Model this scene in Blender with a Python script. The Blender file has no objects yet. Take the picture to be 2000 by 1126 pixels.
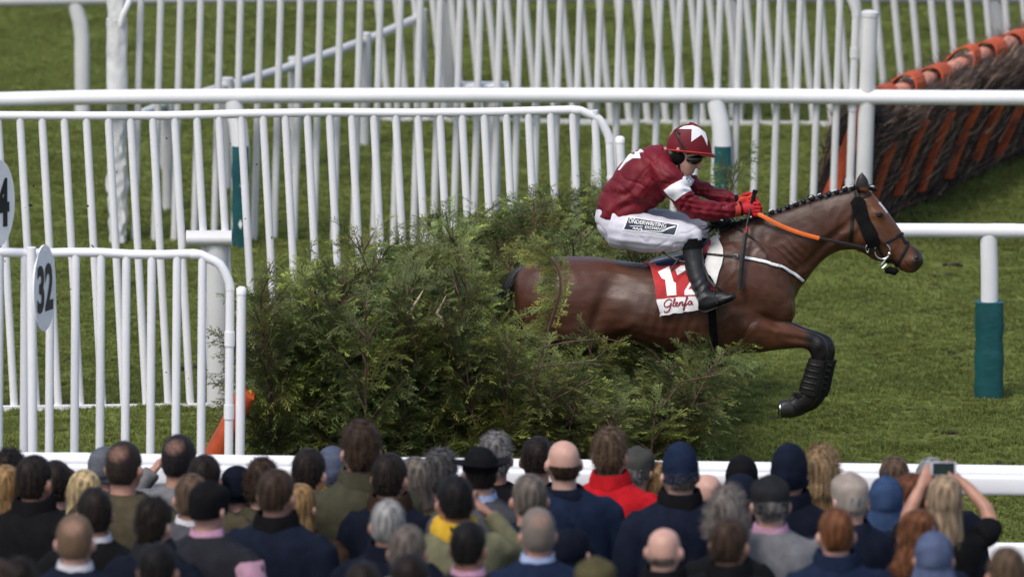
import bpy, bmesh, math, random
import numpy as np
from mathutils import Vector, Matrix, noise
from mathutils.bvhtree import BVHTree
from mathutils.geometry import delaunay_2d_cdt
R = math.radians
rnd = random.Random(7)
S = bpy.context.scene
C = S.collection

# ------------------------------------------------------------------ camera
CAMZ, PITCH, FPX = 15.0, R(9.70), 25000.0       # grandstand lens, 450 mm
cam = bpy.data.cameras.new('camera'); camo = bpy.data.objects.new('camera', cam); C.objects.link(camo)
camo.location = (0, 0, CAMZ); camo.rotation_euler = (R(90) - PITCH, 0, 0)
cam.sensor_width = 36; cam.lens = 450; cam.clip_start = 1; cam.clip_end = 3000
cam.dof.use_dof = True; cam.dof.focus_distance = 80.6; cam.dof.aperture_fstop = 3.0
S.camera = camo
# ------------------------------------------------------------------ sky and sun (bright overcast)
SUN_EL, SUN_AZ = R(56), R(-148)    # azimuth measured from +Y towards +X: sun stands behind the camera on the left
w = bpy.data.worlds.new('World'); S.world = w; w.use_nodes = True
nt = w.node_tree; bg = nt.nodes['Background']
sk = nt.nodes.new('ShaderNodeTexSky'); sk.sky_type = 'NISHITA'; sk.sun_disc = False
sk.sun_elevation = SUN_EL; sk.sun_rotation = SUN_AZ; sk.air_density = 1.0; sk.dust_density = 3.0; sk.ozone_density = 1.0
nt.links.new(sk.outputs[0], bg.inputs[0]); bg.inputs[1].default_value = 0.125
sl = bpy.data.lights.new('sun', 'SUN'); sl.energy = 1.35; sl.angle = R(18); sl.color = (1, .96, .9)
so = bpy.data.objects.new('sun', sl); C.objects.link(so)
sd = Vector((math.sin(SUN_AZ) * math.cos(SUN_EL), math.cos(SUN_AZ) * math.cos(SUN_EL), math.sin(SUN_EL)))
so.rotation_euler = sd.to_track_quat('Z', 'Y').to_euler(); so.location = (0, 40, 40)
S.view_settings.view_transform = 'Standard'; S.view_settings.look = 'None'; S.view_settings.gamma = 1
S.view_settings.exposure = 0.74
S.cycles.use_denoising = True
S.cycles.max_bounces = 6; S.cycles.diffuse_bounces = 3; S.cycles.transparent_max_bounces = 8

# ------------------------------------------------------------------ survey helpers
FWD = Vector((0, math.cos(PITCH), -math.sin(PITCH))); UP = Vector((0, math.sin(PITCH), math.cos(PITCH)))
CP = Vector((0, 0, CAMZ))
def ray(px, py): return FWD + Vector(((px - 1000) / FPX, 0, 0)) - UP * ((py - 563) / FPX)
def P(px, py, Y):
    d = ray(px, py); return CP + d * (Y / d.y)
def G(px, py, z=0.0):
    d = ray(px, py); return CP + d * ((z - CAMZ) / d.z)
def proj(p):
    v = p - CP; t = v.dot(FWD); return (1000 + FPX * v.x / t, 563 - FPX * v.dot(UP) / t)
def gd(y): return G(1000, y).y                     # distance of the ground seen at image row y

# ------------------------------------------------------------------ mesh helpers
def mesh(name, v, f, smooth=True):
    m = bpy.data.meshes.new(name); m.from_pydata([tuple(a) for a in v], [], f); m.update()
    if smooth:
        m.polygons.foreach_set('use_smooth', [True] * len(m.polygons)); m.set_sharp_from_angle(angle=R(55))
    return m
def ob(name, me, mt=None, parent=None, loc=None, local=False):
    o = bpy.data.objects.new(name, me); C.objects.link(o)
    if mt is not None:
        if not me.materials: me.materials.append(mt)
        elif me.materials[0] != mt:
            o.material_slots[0].link = 'OBJECT'; o.material_slots[0].material = mt
    if loc is not None: o.location = loc
    if parent is not None:
        o.parent = parent
        if not local: o.matrix_parent_inverse = Matrix.LocRotScale(parent.location, parent.rotation_euler, parent.scale).inverted()
    return o
def tag(o, label, cat=None, group=None, kind=None):
    if label: o['label'] = label
    if cat: o['category'] = cat
    if group: o['group'] = group
    if kind: o['kind'] = kind
    return o
def thing(name, label, cat, loc=(0, 0, 0), group=None, rz=0, sc=1):
    o = bpy.data.objects.new(name, None); C.objects.link(o); o.empty_display_size = .1
    o.location = loc; o.rotation_euler = (0, 0, rz); o.scale = (sc, sc, sc)
    return tag(o, label, cat, group)
class MB:
    def __init__(s): s.v = []; s.f = []
    def ring_loft(s, rings, cap=True, closed=True):
        b = len(s.v); n = len(rings[0])
        for r in rings: s.v.extend(r)
        for i in range(len(rings) - 1):
            for j in range(n if closed else n - 1):
                a, c = b + i * n + j, b + i * n + (j + 1) % n
                s.f.append((a, c, c + n, a + n))
        if cap:
            s.f.append(tuple(b + j for j in range(n))[::-1]); e = b + (len(rings) - 1) * n
            s.f.append(tuple(e + j for j in range(n)))
        return s
    def tube(s, pts, rad, n=12, flat=None, cap=True, ref=None):
        """pts: list of Vector, rad: one radius or a list; flat: scale of the second axis"""
        pts = [Vector(p) for p in pts]; k = len(pts)
        if not hasattr(rad, '__len__'): rad = [rad] * k
        T = [(pts[min(i + 1, k - 1)] - pts[max(i - 1, 0)]).normalized() for i in range(k)]
        u = Vector(ref) if ref is not None else (Vector((0, 1, 0)) if abs(T[0].y) < .9 else Vector((1, 0, 0)))
        rings = []
        for i in range(k):
            if i: u = u - T[i] * u.dot(T[i])
            else: u = u - T[0] * u.dot(T[0])
            u.normalize(); w_ = T[i].cross(u)
            r1 = rad[i] if not hasattr(rad[i], '__len__') else rad[i][0]
            r2 = (r1 * (flat or 1)) if not hasattr(rad[i], '__len__') else rad[i][1]
            rings.append([pts[i] + u * (r1 * math.cos(2 * math.pi * j / n)) + w_ * (r2 * math.sin(2 * math.pi * j / n)) for j in range(n)])
        return s.ring_loft(rings, cap)
    def box(s, c, d, rot=None):
        b = len(s.v); c = Vector(c)
        for x in (-1, 1):
            for y in (-1, 1):
                for z in (-1, 1):
                    q = Vector((x * d[0] / 2, y * d[1] / 2, z * d[2] / 2))
                    s.v.append(c + (rot @ q if rot else q))
        s.f += [tuple(b + i for i in q) for q in ((0, 1, 3, 2), (4, 6, 7, 5), (0, 4, 5, 1), (2, 3, 7, 6), (0, 2, 6, 4), (1, 5, 7, 3))]
        return s
    def ell(s, c, r, n=16, m=10, rot=None):
        c = Vector(c); rings = []
        for i in range(m + 1):
            a = math.pi * (i + .02) / (m + .04)
            ring = []
            for j in range(n):
                t = 2 * math.pi * j / n
                q = Vector((r[0] * math.sin(a) * math.cos(t), r[1] * math.sin(a) * math.sin(t), r[2] * math.cos(a)))
                ring.append(c + (rot @ q if rot else q))
            rings.append(ring)
        return s.ring_loft(rings)
    def mesh(s, name, smooth=True): return mesh(name, s.v, s.f, smooth)
def smooth_path(pts, n=6):
    """Catmull-Rom through tuples of any length"""
    pts = [np.array(p, float) for p in pts]; out = []
    for i in range(len(pts) - 1):
        p0, p1, p2, p3 = pts[max(i - 1, 0)], pts[i], pts[i + 1], pts[min(i + 2, len(pts) - 1)]
        for k in range(n):
            t = k / n
            out.append(.5 * ((2 * p1) + (p2 - p0) * t + (2 * p0 - 5 * p1 + 4 * p2 - p3) * t * t + (3 * p1 - p0 - 3 * p2 + p3) * t ** 3))
    out.append(pts[-1]); return out
def remesh(mb, voxel, smooth_it=4, name='m'):
    me = mb.mesh(name + '_raw'); o = bpy.data.objects.new('tmp', me); C.objects.link(o)
    bmx = bmesh.new(); bmx.from_mesh(me); bmesh.ops.recalc_face_normals(bmx, faces=bmx.faces); bmx.to_mesh(me); bmx.free()
    md = o.modifiers.new('r', 'REMESH'); md.mode = 'VOXEL'; md.voxel_size = voxel; md.use_smooth_shade = True
    if smooth_it:
        ms = o.modifiers.new('s', 'SMOOTH'); ms.factor = .5; ms.iterations = smooth_it
    dg = bpy.context.evaluated_depsgraph_get(); dg.update()
    out = bpy.data.meshes.new_from_object(o.evaluated_get(dg)); out.name = name
    bpy.data.objects.remove(o); bpy.data.meshes.remove(me)
    out.polygons.foreach_set('use_smooth', [True] * len(out.polygons))
    return out
def displace(me, fn):
    n = len(me.vertices); no = [Vector(v.normal) for v in me.vertices]
    for v, q in zip(me.vertices, no): v.co = v.co + q * fn(v.co, q)
    me.update()
def bvh_of(me): return BVHTree.FromPolygons([v.co.copy() for v in me.vertices], [tuple(p.vertices) for p in me.polygons])
def merged_bvh(mes):
    v = []; f = []
    for m in mes:
        b = len(v); v += [q.co.copy() for q in m.vertices]; f += [tuple(b + i for i in p.vertices) for p in m.polygons]
    return BVHTree.FromPolygons(v, f)
def hit(px, py, bvh, Y0):
    d = ray(px, py).normalized(); loc, no, _, _ = bvh.ray_cast(CP, d)
    if loc is None or abs(loc.y - Y0) > .6: loc, no, _, _ = bvh.find_nearest(P(px, py, Y0 - .1))
    if no.dot(d) > 0: no = -no
    return loc, no
def patch_map(poly, fmap, thick, step):
    """fill a 2D outline with small faces, map each 2D point to (point, normal), give it thickness"""
    bd = []
    for i, a in enumerate(poly):
        b = poly[(i + 1) % len(poly)]; L = math.dist(a, b); k = max(1, int(L / step))
        bd += [(a[0] + (b[0] - a[0]) * t / k, a[1] + (b[1] - a[1]) * t / k) for t in range(k)]
    pts = [Vector(p) for p in bd]; nb = len(pts)
    x0, x1 = min(p.x for p in pts), max(p.x for p in pts); y0, y1 = min(p.y for p in pts), max(p.y for p in pts)
    y = y0 + step * .5
    while y < y1:
        x = x0 + step * .5
        while x < x1:
            pts.append(Vector((x, y))); x += step
        y += step
    def inside(q, m=step * .3):
        c = False; ok = True
        for i in range(len(poly)):
            (ax_, ay_), (bx_, by_) = poly[i], poly[(i + 1) % len(poly)]
            if (ay_ > q.y) != (by_ > q.y) and q.x < (bx_ - ax_) * (q.y - ay_) / (by_ - ay_) + ax_: c = not c
            l2 = (bx_ - ax_) ** 2 + (by_ - ay_) ** 2; u = max(0, min(1, ((q.x - ax_) * (bx_ - ax_) + (q.y - ay_) * (by_ - ay_)) / l2))
            if math.hypot(q.x - ax_ - u * (bx_ - ax_), q.y - ay_ - u * (by_ - ay_)) < m: ok = False
        return c and ok
    pts = pts[:nb] + [q for q in pts[nb:] if inside(q)]
    vv, ee, ff, _, _, _ = delaunay_2d_cdt(pts, [(i, (i + 1) % nb) for i in range(nb)], [list(range(nb))], 1, 1e-4)
    top, bot = [], []
    for q in vv:
        p, n_ = fmap(q.x, q.y); top.append(p); bot.append(p - n_ * thick)
    k = len(vv); F_ = [tuple(f) for f in ff] + [tuple(k + i for i in f)[::-1] for f in ff]
    cnt = {}
    for f in ff:
        for i in range(len(f)):
            a, b = f[i], f[(i + 1) % len(f)]; cnt.setdefault((min(a, b), max(a, b)), []).append((a, b))
    for e, l in cnt.items():
        if len(l) == 1: a, b = l[0]; F_.append((b, a, a + k, b + k))
    return top + bot, F_
def patch(name, poly, bvh, Y0, off, thick, mt, parent, step=6, wrinkle=0):
    def fm(x, y):
        p, n_ = hit(x, y, bvh, Y0)
        o = off + (wrinkle * noise.noise(Vector((x * .06, y * .04, 3))) if wrinkle else 0)
        return p + n_ * o, n_
    v, f = patch_map(poly, fm, thick, step)
    return ob(name, mesh(name, v, f), mt, parent)
def strap(name, pts, wpx, bvh, Y0, off, mt, parent, thick=.004, n=5, free=False):
    """flat strap along image-row points laid on a surface (or hung free at given depth when pts carry Y)"""
    pp = smooth_path(pts, n); c = []; no = []
    for q in pp:
        if free: c.append(P(q[0], q[1], q[2])); no.append(-FWD)
        else:
            p, m = hit(q[0], q[1], bvh, Y0); c.append(p + m * off); no.append(m)
    k = len(c); rings = []
    wm = wpx / 309.0
    for i in range(k):
        t = (c[min(i + 1, k - 1)] - c[max(i - 1, 0)]).normalized(); s_ = t.cross(no[i]).normalized(); m = s_.cross(t)
        rings.append([c[i] + s_ * (wm / 2) - m * thick, c[i] + s_ * (wm / 2) + m * thick * .4, c[i] + m * thick,
                      c[i] - s_ * (wm / 2) + m * thick * .4, c[i] - s_ * (wm / 2) - m * thick])
    mb = MB(); mb.ring_loft(rings)
    return ob(name, mb.mesh(name, False), mt, parent)
def text_mesh(s, bold=.0):
    cu = bpy.data.curves.new('t', 'FONT'); cu.body = s; cu.offset = bold; cu.resolution_u = 3
    o = bpy.data.objects.new('t', cu); C.objects.link(o)
    dg = bpy.context.evaluated_depsgraph_get(); dg.update()
    me = bpy.data.meshes.new_from_object(o.evaluated_get(dg)); bpy.data.objects.remove(o)
    co = np.array([v.co[:2] for v in me.vertices]); co = (co - co.min(0)) / (co.max(0) - co.min(0))
    return co, [tuple(p.vertices) for p in me.polygons]

# ------------------------------------------------------------------ materials
def mat(name, col, rough=.6, var=.15, scale=8, bump=0, bscale=60, spec=.4, sheen=0, col2=None, metal=0, dirt=0, attr=None, trans=0, coat=0, randv=0, stretch=None, world=False):
    m = bpy.data.materials.new(name); m.use_nodes = True; t = m.node_tree; N = t.nodes; L = t.links
    b = N['Principled BSDF']; b.inputs['Roughness'].default_value = rough
    b.inputs['Specular IOR Level'].default_value = spec; b.inputs['Metallic'].default_value = metal
    if sheen: b.inputs['Sheen Weight'].default_value = sheen
    if coat: b.inputs['Coat Weight'].default_value = coat
    tc = N.new('ShaderNodeTexCoord')
    nz = N.new('ShaderNodeTexNoise'); nz.inputs['Scale'].default_value = scale; nz.inputs['Detail'].default_value = 6
    src = tc.outputs['Object']
    if world: src = N.new('ShaderNodeNewGeometry').outputs['Position']
    if stretch:
        mp = N.new('ShaderNodeMapping'); mp.inputs['Scale'].default_value = stretch; L.new(src, mp.inputs[0]); src = mp.outputs[0]
    L.new(src, nz.inputs['Vector'])
    c = Vector(col[:3]); c2 = Vector(col2) if col2 else c * (1 - var * 1.6)
    mx = N.new('ShaderNodeMix'); mx.data_type = 'RGBA'
    rp = N.new('ShaderNodeMapRange'); rp.inputs[1].default_value = .3; rp.inputs[2].default_value = .7
    L.new(nz.outputs['Fac'], rp.inputs[0]); L.new(rp.outputs[0], mx.inputs['Factor'])
    mx.inputs['A'].default_value = (*(c * (1 + var * .5) if not col2 else c), 1); mx.inputs['B'].default_value = (*c2, 1)
    out = mx.outputs['Result']
    if attr:
        at = N.new('ShaderNodeAttribute'); at.attribute_name = attr
        m2 = N.new('ShaderNodeMix'); m2.data_type = 'RGBA'; m2.blend_type = 'MULTIPLY'; m2.inputs['Factor'].default_value = 1
        L.new(out, m2.inputs['A']); L.new(at.outputs['Color'], m2.inputs['B']); out = m2.outputs['Result']
    if randv:
        oi = N.new('ShaderNodeObjectInfo'); hs = N.new('ShaderNodeHueSaturation')
        r1 = N.new('ShaderNodeMapRange'); r1.inputs[3].default_value = 1 - randv; r1.inputs[4].default_value = 1 + randv
        r2 = N.new('ShaderNodeMapRange'); r2.inputs[3].default_value = .5 - randv * .06; r2.inputs[4].default_value = .5 + randv * .05
        L.new(oi.outputs['Random'], r1.inputs[0]); L.new(oi.outputs['Random'], r2.inputs[0])
        L.new(r1.outputs[0], hs.inputs['Value']); L.new(r2.outputs[0], hs.inputs['Hue']); L.new(out, hs.inputs['Color']); out = hs.outputs['Color']
    if dirt:
        n2 = N.new('ShaderNodeTexNoise'); n2.inputs['Scale'].default_value = 26; n2.inputs['Detail'].default_value = 8; n2.inputs['Roughness'].default_value = .7
        L.new(tc.outputs['Object'], n2.inputs['Vector'])
        r3 = N.new('ShaderNodeMapRange'); r3.inputs[1].default_value = .66; r3.inputs[2].default_value = .72; r3.inputs[4].default_value = dirt
        L.new(n2.outputs['Fac'], r3.inputs[0])
        m3 = N.new('ShaderNodeMix'); m3.data_type = 'RGBA'; L.new(r3.outputs[0], m3.inputs['Factor']); L.new(out, m3.inputs['A'])
        m3.inputs['B'].default_value = (.05, .045, .03, 1); out = m3.outputs['Result']
    L.new(out, b.inputs['Base Color'])
    if bump:
        n3 = N.new('ShaderNodeTexNoise'); n3.inputs['Scale'].default_value = bscale; n3.inputs['Detail'].default_value = 5
        L.new(src, n3.inputs['Vector'])
        bp = N.new('ShaderNodeBump'); bp.inputs['Strength'].default_value = bump; bp.inputs['Distance'].default_value = .01
        L.new(n3.outputs['Fac'], bp.inputs['Height']); L.new(bp.outputs[0], b.inputs['Normal'])
    if trans:
        tr = N.new('ShaderNodeBsdfTranslucent'); L.new(out, tr.inputs['Color']); ms = N.new('ShaderNodeMixShader'); ms.inputs[0].default_value = trans
        L.new(b.outputs[0], ms.inputs[1]); L.new(tr.outputs[0], ms.inputs[2]); L.new(ms.outputs[0], N['Material Output'].inputs[0])
    return m
M = {}
M['white'] = mat('white_plastic', (.72, .72, .735), .42, .05, 3, spec=.45, dirt=.22)
M['white_b'] = mat('white_plastic_weathered', (.56, .56, .555), .45, .08, 3, spec=.4, dirt=.25)
M['white_far'] = mat('white_paint_far', (.53, .53, .52), .5, .07, 2, dirt=.15)
M['wrap'] = mat('white_tarpaulin', (.6,.6,.59), .5, .12, 6, bump=.5, bscale=14)
M['teal'] = mat('teal_vinyl', (.006, .072, .078), .5, .2, 5, bump=.6, bscale=16)
M['orange'] = mat('orange_vinyl', (.50, .075, .014), .6, .25, 6, bump=.5, bscale=30, dirt=.5)
M['pink'] = mat('faded_orange_padding', (.62, .27, .19), .7, .2, 9, bump=.3)
M['black_sign'] = mat('black_sign_paint', (.012, .012, .013), .5, .1)
M['twig'] = mat('birch_twig', (.075, .05, .042), .8, .4, 12, attr='tint')
M['twig_core'] = mat('birch_bundle', (.022, .016, .015), .9, .5, 30, bump=1, bscale=60)
M['stake'] = mat('split_wood', (.26, .2, .12), .75, .3, 15)
M['leaf'] = mat('conifer_foliage', (.142, .170, .056), .5, .3, 3, spec=.22, attr='tint', trans=.3, randv=.42)
M['bark'] = mat('conifer_bark', (.085, .045, .032), .8, .3, 20)
M['fresh_wood'] = mat('broken_wood', (.52, .4, .27), .7, .2, 20)
M['soil'] = mat('turf_soil', (.018, .013, .008), .9, .3, 20)
# ------------------------------------------------------------------ ground
def ground_material():
    m = bpy.data.materials.new('turf'); m.use_nodes = True; t = m.node_tree; N = t.nodes; L = t.links
    b = N['Principled BSDF']; b.inputs['Roughness'].default_value = .9; b.inputs['Specular IOR Level'].default_value = .15
    tc = N.new('ShaderNodeTexCoord')
    def nz(s, d):
        n = N.new('ShaderNodeTexNoise'); n.inputs['Scale'].default_value = s; n.inputs['Detail'].default_value = d; L.new(tc.outputs['Object'], n.inputs['Vector']); return n
    r = N.new('ShaderNodeValToRGB'); e = r.color_ramp.elements
    e[0].position = .3; e[0].color = (.062, .078, .018, 1); e[1].position = .7; e[1].color = (.17, .185, .05, 1)
    x = e.new(.52); x.color = (.115, .138, .033, 1)
    a, c = nz(1.1, 6), nz(16, 6); mx = N.new('ShaderNodeMix'); mx.data_type = 'FLOAT'; mx.inputs[0].default_value = .55
    L.new(a.outputs[0], mx.inputs[2]); L.new(c.outputs[0], mx.inputs[3]); L.new(mx.outputs[0], r.inputs[0])
    d = nz(3.1, 4); r2 = N.new('ShaderNodeMapRange'); r2.inputs[1].default_value = .64; r2.inputs[2].default_value = .75
    L.new(d.outputs[0], r2.inputs[0]); m2 = N.new('ShaderNodeMix'); m2.data_type = 'RGBA'; L.new(r2.outputs[0], m2.inputs['Factor'])
    L.new(r.outputs[0], m2.inputs['A']); m2.inputs['B'].default_value = (.10, .085, .035, 1); L.new(m2.outputs['Result'], b.inputs['Base Color'])
    bp = N.new('ShaderNodeBump'); bp.inputs['Strength'].default_value = .8; bp.inputs['Distance'].default_value = .03
    L.new(nz(40, 6).outputs[0], bp.inputs['Height']); L.new(bp.outputs[0], b.inputs['Normal'])
    return m
M['turf'] = ground_material()
# one sheet to the horizon, finely divided under the lens with gentle hoof-worn unevenness
def gz(x, y): return .035 * noise.noise(Vector((x * .9, y * .9, 0))) + .022 * noise.noise(Vector((x * 3.1, y * 3.1, 5)))
xs = [-1500, -300, -60] + [-12 + .25 * i for i in range(97)] + [60, 300, 1500]
ys = [-300, -50, 20, 60] + [70 + .25 * i for i in range(161)] + [140, 200, 400, 2500]
gv = []; gf = []
for y in ys:
    for x in xs:
        inr = abs(x) < 12 and 70 < y < 110
        gv.append((x, y, -.9 if y < 74.1 else (gz(x, y) if inr else -.02)))
nx = len(xs)
for j in range(len(ys) - 1):
    for i in range(nx - 1): a = j * nx + i; gf.append((a, a + 1, a + 1 + nx, a + nx))
ground = ob('ground', mesh('ground', gv, gf), M['turf']); tag(ground, 'green racecourse turf', kind='structure')

# stepped concrete viewing terrace the crowd stands on
FRONT, STEP_D, STEP_H = 74.0, .9, .115
def floor_z(y): return -.16 + max(0, math.floor((FRONT - y) / STEP_D)) * STEP_H
M['concrete'] = mat('terrace_concrete', (.22, .21, .2), .85, .2, 4, bump=.3)
mb = MB()
for k in range(18):
    y1 = FRONT - k * STEP_D; z = floor_z(y1 - .1) + .3
    mb.box((0, y1 - STEP_D / 2 + .001 * (k % 2), z / 2 - .3 - .15), (24, STEP_D - .002, z + .3))
tag(ob('terrace', mb.mesh('terrace', False), M['concrete']), 'stepped concrete viewing terrace', kind='structure')

# ------------------------------------------------------------------ grass
def blade_mesh(seed, n, hmin, hmax, spread):
    r = random.Random(seed); v = []; f = []; col = []
    for i in range(n):
        a = r.uniform(0, 6.283); d = spread * math.sqrt(r.random()); x, y = d * math.cos(a), d * math.sin(a)
        h = r.uniform(hmin, hmax); wd = r.uniform(.0022, .0045); b = r.uniform(0, 6.283); ln = r.uniform(.1, .9) * h
        dx, dy = math.cos(b), math.sin(b); px_, py_ = -dy * wd, dx * wd; k = len(v)
        v += [(x - px_, y - py_, -.012), (x + px_, y + py_, -.012), (x + dx * ln * .35 + px_ * .8, y + dy * ln * .35 + py_ * .8, h * .6),
              (x + dx * ln * .35 - px_ * .8, y + dy * ln * .35 - py_ * .8, h * .6), (x + dx * ln, y + dy * ln, h * (1 - .3 * ln / h))]
        f += [(k, k + 1, k + 2, k + 3), (k + 3, k + 2, k + 4)]
        t = r.random(); g = (.87 + .26 * r.random())
        q = (g * 1.5, g * 1.18, g * .75) if t < .07 else (g, g, g)
        col += [q] * 5
    me = mesh('grass_tuft', v, f, False); paint(me, col); return me
def paint(me, col):
    a = me.color_attributes.new('tint', 'FLOAT_COLOR', 'POINT')
    a.data.foreach_set('color', np.array([(*c[:3], 1) for c in col], dtype=np.float32).ravel())
M['grass'] = mat('grass_blades', (.228, .268, .078), .6, .3, 1.3, spec=.12, attr='tint', trans=.42, randv=.2, col2=(.138, .168, .046), world=True)
tufts = bpy.data.collections.new('grass_tufts')
for i in range(7):
    o = bpy.data.objects.new('grass_tuft', blade_mesh(i, 44, .012, .038 if i < 5 else .058, .052 if i < 5 else .04)); o.data.materials.append(M['grass'])
    tufts.objects.link(o)
gw, gy0, gy1 = 8.0, 74.6, 106.0
gxv = []; gfv = []; nxg, nyg = 64, 126
for j in range(nyg + 1):
    for i in range(nxg + 1):
        x = -gw + 2 * gw * i / nxg; y = gy0 + (gy1 - gy0) * j / nyg; gxv.append((x, y, gz(x, y)))
for j in range(nyg):
    for i in range(nxg): a = j * (nxg + 1) + i; gfv.append((a, a + 1, a + 2 + nxg, a + 1 + nxg))
go = ob('grass', mesh('grass', gxv, gfv), M['grass'])
tag(go, 'short uneven green grass covering the racecourse', 'grass', kind='stuff')
ng = bpy.data.node_groups.new('grass_scatter', 'GeometryNodeTree')
ng.interface.new_socket('Geometry', in_out='INPUT', socket_type='NodeSocketGeometry'); ng.interface.new_socket('Geometry', in_out='OUTPUT', socket_type='NodeSocketGeometry')
n = ng.nodes; l = ng.links; gi = n.new('NodeGroupInput'); gx = n.new('NodeGroupOutput')
dp = n.new('GeometryNodeDistributePointsOnFaces'); dp.inputs['Density'].default_value = 380
ci = n.new('GeometryNodeCollectionInfo'); ci.inputs['Collection'].default_value = tufts; ci.inputs['Separate Children'].default_value = True; ci.inputs['Reset Children'].default_value = True
ip = n.new('GeometryNodeInstanceOnPoints'); ip.inputs['Pick Instance'].default_value = True
rv = n.new('FunctionNodeRandomValue'); rv.data_type = 'FLOAT_VECTOR'; rv.inputs[0].default_value = (-.15, -.15, 0); rv.inputs[1].default_value = (.15, .15, 6.28)
nt3 = n.new('ShaderNodeTexNoise'); nt3.inputs['Scale'].default_value = 1.7; nt3.inputs['Detail'].default_value = 4
mr = n.new('ShaderNodeMapRange'); mr.inputs[1].default_value = .3; mr.inputs[2].default_value = .7; mr.inputs[3].default_value = .45; mr.inputs[4].default_value = 1.2
l.new(gi.outputs[0], dp.inputs['Mesh']); l.new(dp.outputs['Points'], ip.inputs['Points']); l.new(ci.outputs[0], ip.inputs['Instance'])
l.new(rv.outputs[0], ip.inputs['Rotation']); l.new(nt3.outputs['Fac'], mr.inputs[0]); l.new(mr.outputs[0], ip.inputs['Scale']); l.new(ip.outputs[0], gx.inputs[0])
gm = go.modifiers.new('scatter', 'NODES'); gm.node_group = ng

# ------------------------------------------------------------------ picket wings
def wing(label, A, B, h, spacing_px, lean, r_p, r_rail, mt, x_first, end_r=True, base_line=False, thick=1.0, group='picket wings of the fences', bend=.22, end_px=None):
    """A, B: image points where the wing meets the ground at its two ends"""
    a, b = G(*A), G(*B); a.z = b.z = 0
    t = thing('wing_fence', label, 'fence', (a + b) / 2, group)
    def foot(px):                     # ground point on the wing's line seen in that column
        k = (px - A[0]) / (B[0] - A[0]); p = G(A[0] + (B[0] - A[0]) * k, A[1] + (B[1] - A[1]) * k); p.z = 0; return p
    lv = Vector((lean * h, 0, 0)); up = Vector((lean, 0, 1)) * h
    axis = (b - a).normalized()
    pm = MB().tube([Vector((0, 0, -.05)), up * .5, up], r_p, 14).mesh('picket'); pm.materials.append(mt)
    xp = x_first
    while xp < B[0] - (spacing_px * .3 if end_r else 0):
        k = (xp - A[0]) / (B[0] - A[0]); o = ob('picket', pm, None, t, foot(xp)); xp += spacing_px
    # top rail, bending down into the end leg
    ta, tb = a + up, b + up
    pts = [ta]; nseg = 8
    if end_r:
        for i in range(1, nseg): pts.append(ta.lerp(tb - axis * bend, i / nseg))
        for i in range(9):
            q = i / 8 * math.pi / 2; pts.append(tb - axis * bend + axis * (bend * math.sin(q)) - up.normalized() * (bend * (1 - math.cos(q))))
        leg_top = pts[-1]
        ob('end_leg', MB().tube([leg_top + up * .004, b.lerp(leg_top, .5), b - Vector((0, 0, .05))], r_rail * .93, 16).mesh('end_leg'), mt, t)
        for k in (.28, .62, .85):
            c = b.lerp(leg_top, k); ob('sleeve', MB().tube([c - up * .02, c + up * .02], r_rail * 1.12, 16).mesh('sleeve'), mt, t)
        jp = tb - axis * (bend + .02); ob('sleeve', MB().tube([jp - axis * .002, jp + axis * .05], r_rail * 1.06, 16).mesh('sleeve'), mt, t)
        e = b + axis * (r_rail * (1 + thick) + .012); et = e + up * .893
        ob('end_post', MB().tube([e - Vector((0, 0, .05)), e.lerp(et, .5), et], r_rail * 1.02 * thick, 18).mesh('end_post'), mt, t)
        ob('post_cap', MB().tube([et - up * .004, et + up * .012, et + up * .018], [r_rail * 1.1 * thick, r_rail * 1.1 * thick, r_rail * .6 * thick], 18).mesh('post_cap'), mt, t)
    else: pts += [ta.lerp(tb, i / nseg) for i in range(1, nseg + 1)]
    pts = [p + Vector((0, 0, .006 * math.sin(i * 1.7))) for i, p in enumerate(pts)]
    ob('top_rail', MB().tube(pts, r_rail, 18, ref=(0, 0, 1)).mesh('top_rail'), mt, t)
    if base_line:
        q = Vector((0, -.02, .015)); ob('base_rail', MB().box((a + b) / 2 + q, ((b - a).length, .045, .035), Matrix.Rotation(math.atan2(axis.y, axis.x), 3, 'Z')).mesh('base_rail', False), mt, t)
    return t
wing('near white picket wing with rounded end, ending beside the conifer fence below the number plate', (-120, 1178), (444, 1186), 2.17, 49.3, .012, .0265, .0285, M['white'], -103)
wing('white picket wing with rounded end standing behind the jockey', (-120, 802), (1216, 786), 1.955, 43.0, -.051, .026, .029, M['white'], -57, base_line=True)
wing('white picket wing behind the long rail, from wrapped post to hurdle', (236, 474), (1655, 485), 1.87, 38.9, .032, .0255, .03, M['white_b'], 262, thick=1.9)
wing('farthest leaning white picket wing standing beyond the hurdle', (745, 238), (2110, 250), 1.95, 36.0, -.105, .0265, .03, M['white_far'], 763, end_r=False, base_line=True)

# ------------------------------------------------------------------ running rails
def rail_post(t, foot, top, wd, mt, pad=None, neck=1.0):
    """flat post with a curved neck carrying the rail, optional padding sleeve"""
    up = top - foot; n_ = Vector((.05 * neck, 0, 0))
    pts = [foot - Vector((0, 0, .05)) + n_, foot + up * .5 + n_, foot + up * .7 + n_, foot + up * .84 + n_ * .7, foot + up * .94 + n_ * .2, top]
    ob('post', MB().tube(pts, [(wd * .42, wd / 2)] * 6, 16).mesh('post'), mt, t)
    if pad:
        h, r = pad; pr = []
        for i in range(9):
            z = i / 8 * h; k = 1 + .05 * math.sin(i * 2.3) + .03 * noise.noise(Vector((i * 1.7, foot.x, 2)))
            pr.append([foot + n_ + Vector((math.copysign(abs(math.cos(a)) ** .55, math.cos(a)) * r * k, math.copysign(abs(math.sin(a)) ** .55, math.sin(a)) * r * .9 * k, z)) for a in [2 * math.pi * j / 20 for j in range(20)]])
        ob('pad', MB().ring_loft(pr).mesh('pad'), M['teal'], t)
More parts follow.
